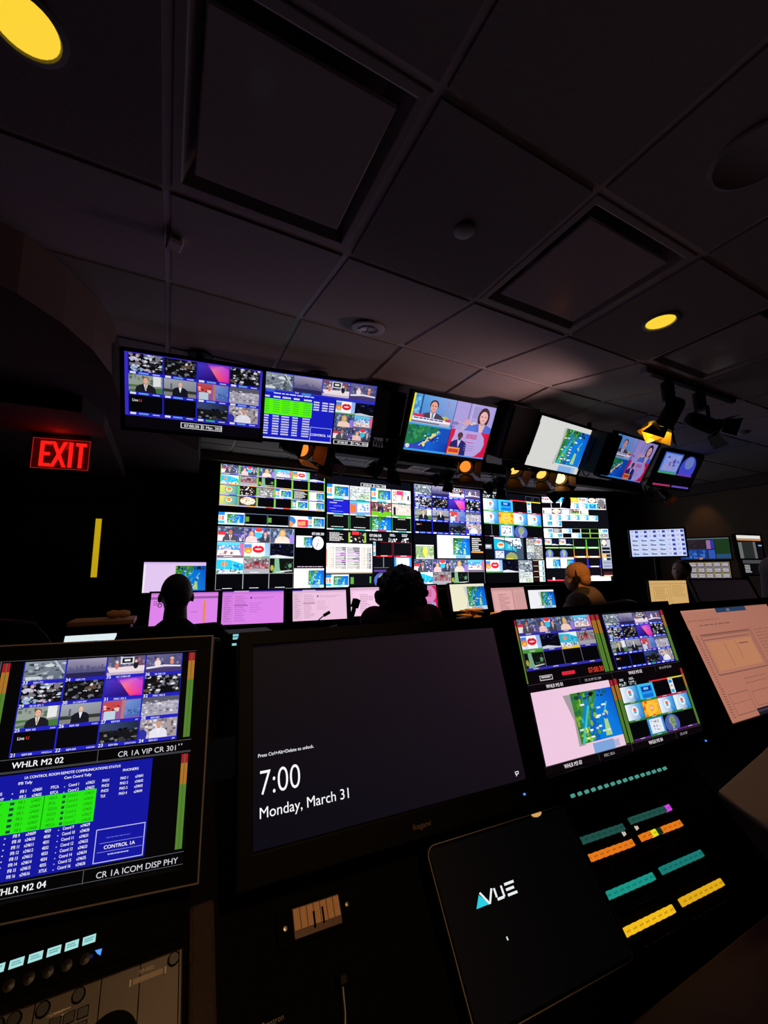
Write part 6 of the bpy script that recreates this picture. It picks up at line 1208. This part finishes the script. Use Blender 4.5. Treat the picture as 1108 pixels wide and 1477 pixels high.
def seated(label, base, hc, face, skin, cloth, clothname, hands, trousers='trouser', sw=.20, head_tilt=(0, 0), upper_thick=1., nd=.155, sd=.075):
    """base: seat centre on the floor; hc: head centre (world); face: yaw of the body"""
    t_ = thing('person', label, 'person', (base[0], base[1], 0), rad(face)); Ri = Matrix.Rotation(-rad(face), 3, 'Z')
    def Lc(p): return Ri @ (Vector(p) - Vector((base[0], base[1], 0)))
    h = Lc(hc); hr = Matrix.Rotation(rad(head_tilt[0]), 3, 'Z') @ Matrix.Rotation(rad(head_tilt[1]), 3, 'X')
    nk = Vector((h.x, h.y - .03, h.z - nd)); sh = nk.z - sd
    hips = Vector((0, -.05, .56)); kn = [Vector((s * .13, .42, .55)) for s in (-1, 1)]; an = [Vector((s * .14, .40, .10)) for s in (-1, 1)]
    shp = [Vector((nk.x + s * sw, nk.y + .0, sh)) for s in (-1, 1)]; el = [Vector((nk.x + s * (sw + .06), nk.y + .08, sh - .28)) for s in (-1, 1)]
    wr = [Vector((nk.x + s * .15, nk.y + .34, sh - .30)) if hands is None else Lc(hands[k]) for k, s in enumerate((-1, 1))]
    B = head_blobs(h, .235, hr); ut = upper_thick
    B += [('c', nk, nk + Vector((0, 0, -.1)), .06, .07), ('c', hips + Vector((-.08, 0, 0)), hips + Vector((.08, 0, 0)), .12, .12), ('e', (nk.x / 2 + hips.x / 2, (nk.y + hips.y) / 2, (sh + hips.z) / 2 + .04), (.155, .115, (sh - hips.z) / 2 + .08), None), ('e', (nk.x, nk.y, sh - .10), (.165, .12, .13), None)]
    for k in (0, 1):
        B += [('c', nk + Vector((0, 0, -.04)), shp[k], .05, .062), ('c', shp[k], el[k], .05, .04), ('c', el[k], wr[k], .04, .027), ('c', hips + Vector((-.09 if k == 0 else .09, 0, 0)), kn[k], .085, .06), ('c', kn[k], an[k], .058, .038), ('c', an[k] - Vector((0, .03, .05)), an[k] + Vector((0, .13, -.065)), .036, .03)]
        B += hand_blobs(wr[k], wr[k] - el[k], (-1, 1)[k])
    voxel(B, 'body', skin, t_, .0075, 4)
    Cb = [('e', (nk.x, nk.y, sh - .10), (.185 * ut, .138 * ut, .145), None), ('e', ((nk.x + hips.x) / 2, (nk.y + hips.y) / 2, (sh + hips.z) / 2 + .03), (.178 * ut, .14 * ut, (sh - hips.z) / 2 + .10), None), ('c', nk + Vector((0, -.005, -.035)), nk + Vector((0, 0, -.09)), .075, .095)]
    for k in (0, 1):
        f = (wr[k] - el[k]); Cb += [('c', nk + Vector((0, -.01, -.065)), shp[k], .062 * ut, .078 * ut), ('c', shp[k], el[k], .070 * ut, .055 * ut), ('c', el[k], el[k] + f * .88, .055 * ut, .040)]
    voxel(Cb, clothname, cloth, t_, .009, 5)
    Tb = [('c', hips + Vector((-.08, 0, 0)), hips + Vector((.08, 0, 0)), .135, .135)]
    for k in (0, 1): Tb += [('c', hips + Vector((-.09 if k == 0 else .09, 0, 0)), kn[k], .10, .074), ('c', kn[k], an[k], .072, .055)]
    voxel(Tb, 'trousers', trousers, t_, .012, 4)
    for k in (0, 1): voxel([('c', an[k] + Vector((0, -.03, -.05)), an[k] + Vector((0, .14, -.06)), .045, .038)], 'shoe', 'rubber', t_, .009, 3)
    return t_, h, hr, nk, sh
# bald person, seen from behind
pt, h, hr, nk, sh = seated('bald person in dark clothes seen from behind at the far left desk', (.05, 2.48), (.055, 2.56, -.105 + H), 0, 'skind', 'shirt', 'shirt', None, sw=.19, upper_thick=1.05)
MB().tube([h + Vector((-.076 + .009 * math.cos(a), -.01, -.050 + .010 * math.sin(a))) for a in [k * 2 * PI / 16 for k in range(17)]], .0018, 6).build('earring', 'gold', pt, smooth=True, label='small hoop')
# curly-haired person
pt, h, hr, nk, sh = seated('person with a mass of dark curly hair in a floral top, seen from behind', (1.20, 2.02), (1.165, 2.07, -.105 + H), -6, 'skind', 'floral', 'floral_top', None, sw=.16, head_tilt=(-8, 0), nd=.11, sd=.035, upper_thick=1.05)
rr = random.Random(5); hb = MB(); import bmesh as _bm
B_ = [('e', h + Vector((0, -.02, .02)), (.125, .125, .13), None), ('e', h + Vector((0, -.05, -.07)), (.12, .085, .10), None)]
for k in range(300):
    a = rr.uniform(0, 2 * PI); ph = rr.uniform(-.9, 1.5); d = Vector((math.cos(a) * math.cos(ph), math.sin(a) * math.cos(ph), math.sin(ph)))
    if d.y > .55 and d.z < .4: continue
    q_ = rr.uniform(.93, 1.09); c_ = h + Vector((d.x * .130 * q_, d.y * .123 * q_ - .02, d.z * .133 * q_ - .005)); r_ = rr.uniform(.007, .019); B_.append(('e', c_, (r_, r_, r_ * 1.3), None))
voxel(B_, 'curly_hair', 'haird', pt, .0045, 0)
# person with headphones
pt, h, hr, nk, sh = seated('grey-haired person wearing headphones, lit orange from above', (3.17, 2.36), (3.06, 2.42, -.045 + H), 30, 'skin', 'brownfab', 'jacket', None, sw=.20, head_tilt=(10, -6), upper_thick=1.15, nd=.14, sd=.06)
voxel([('e', h + hr @ Vector((0, -.018, .030)), (.086, .100, .096), hr), ('e', h + hr @ Vector((0, -.055, -.02)), (.078, .06, .07), hr)], 'short_hair', 'hairr', pt, .006, 3)
voxel([('c', nk + Vector((-.03, -.02, .0)), nk + Vector((.03, -.02, .0)), .068, .068), ('c', nk + Vector((-.05, .0, -.03)), nk + Vector((.05, .0, -.03)), .075, .075)], 'collar', 'collar', pt, .008, 3)
hp = MB(); pts = [h + hr @ Vector((.095 * math.cos(a), -.005, .115 * math.sin(a) - .015)) for a in [PI * k / 20 for k in range(21)]]
MB().tube(pts, .006, 8).build('headphone_band', 'plastic', pt, smooth=True)
for s in (-1, 1): cc = h + hr @ Vector((s * .088, -.002, -.02)); ax = hr @ Vector((s, 0, 0)); MB().cyl(cc, cc + ax * .028, .034, 20, .030).build('ear_cup', 'plastic', pt, smooth=True, bevel=.005)
cc = h + hr @ Vector((-.095, 0, -.05)); MB().tube([cc, cc + hr @ Vector((-.01, .05, -.03)), cc + hr @ Vector((.03, .10, -.035))], .003, 6).build('headset_microphone', 'plastic', pt, smooth=True)
# resting person at the right
pt, h, hr, nk, sh = seated('person in the dark at right whose head shows behind the cream window monitor', (5.12, 2.66), (5.10, 2.67, -.005 + H), 95, 'skin', 'shirt', 'shirt', None, sw=.18, head_tilt=(0, 20))
voxel([('e', h + hr @ Vector((0, -.03, .04)), (.092, .10, .09), hr)], 'short_hair', 'haird', pt, .007, 2)
# standing person, mostly outside the frame
t_ = thing('person', 'standing person in a charcoal fleece cut off by the right edge', 'person', (2.96, .93, 0), rad(60))
B = head_blobs((0, 0, 1.655), .235, Matrix.Identity(3)); hip = Vector((0, 0, .93)); B += [('c', (0, -.02, 1.50), (0, -.01, 1.40), .058, .08), ('e', (0, 0, 1.24), (.17, .115, .24), None), ('c', (-.08, 0, .95), (.08, 0, .95), .12, .12)]
K2 = [('e', (0, 0, 1.22), (.20, .145, .27), None), ('c', (-.07, 0, 1.0), (.07, 0, 1.0), .145, .145), ('c', (0, 0, 1.45), (0, 0, 1.40), .07, .10)]; T2 = [('c', (-.08, 0, .93), (.08, 0, .93), .14, .14)]
for s in (-1, 1):
    s0, e0, w0 = Vector((s * .185, 0, 1.40)), Vector((s * .25, -.02, 1.12)), Vector((s * .23, .16, .92)); B += [('c', (0, 0, 1.44), s0, .05, .06), ('c', s0, e0, .05, .04), ('c', e0, w0, .04, .027), ('c', (s * .09, 0, .92), (s * .11, .02, .50), .085, .058), ('c', (s * .11, .02, .50), (s * .11, -.02, .10), .056, .036), ('c', (s * .11, -.03, .04), (s * .11, .14, .03), .034, .03)] + hand_blobs(w0, w0 - e0, s)
    K2 += [('c', (0, 0, 1.43), s0, .07, .085), ('c', s0, e0, .08, .065), ('c', e0, e0.lerp(w0, .9), .065, .045)]; T2 += [('c', (s * .09, 0, .92), (s * .11, .02, .50), .10, .075), ('c', (s * .11, .02, .50), (s * .11, -.02, .10), .073, .06)]
voxel(B, 'body', 'skin', t_, .0085, 4); voxel(K2, 'fleece_jacket', 'greyfab', t_, .010, 4); voxel(T2, 'trousers', 'trouser', t_, .012, 3)
for s in (-1, 1): voxel([('c', (s * .11, -.03, .045), (s * .11, .15, .04), .044, .038)], 'shoe', 'rubber', t_, .009, 2)
voxel([('e', (0, -.03, 1.685), (.092, .10, .095), None)], 'short_hair', 'haird', t_, .007, 2)
sc.cycles.use_light_tree = True; sc.cycles.max_bounces = 6; sc.cycles.sample_clamp_indirect = 3.
bake_bodies()
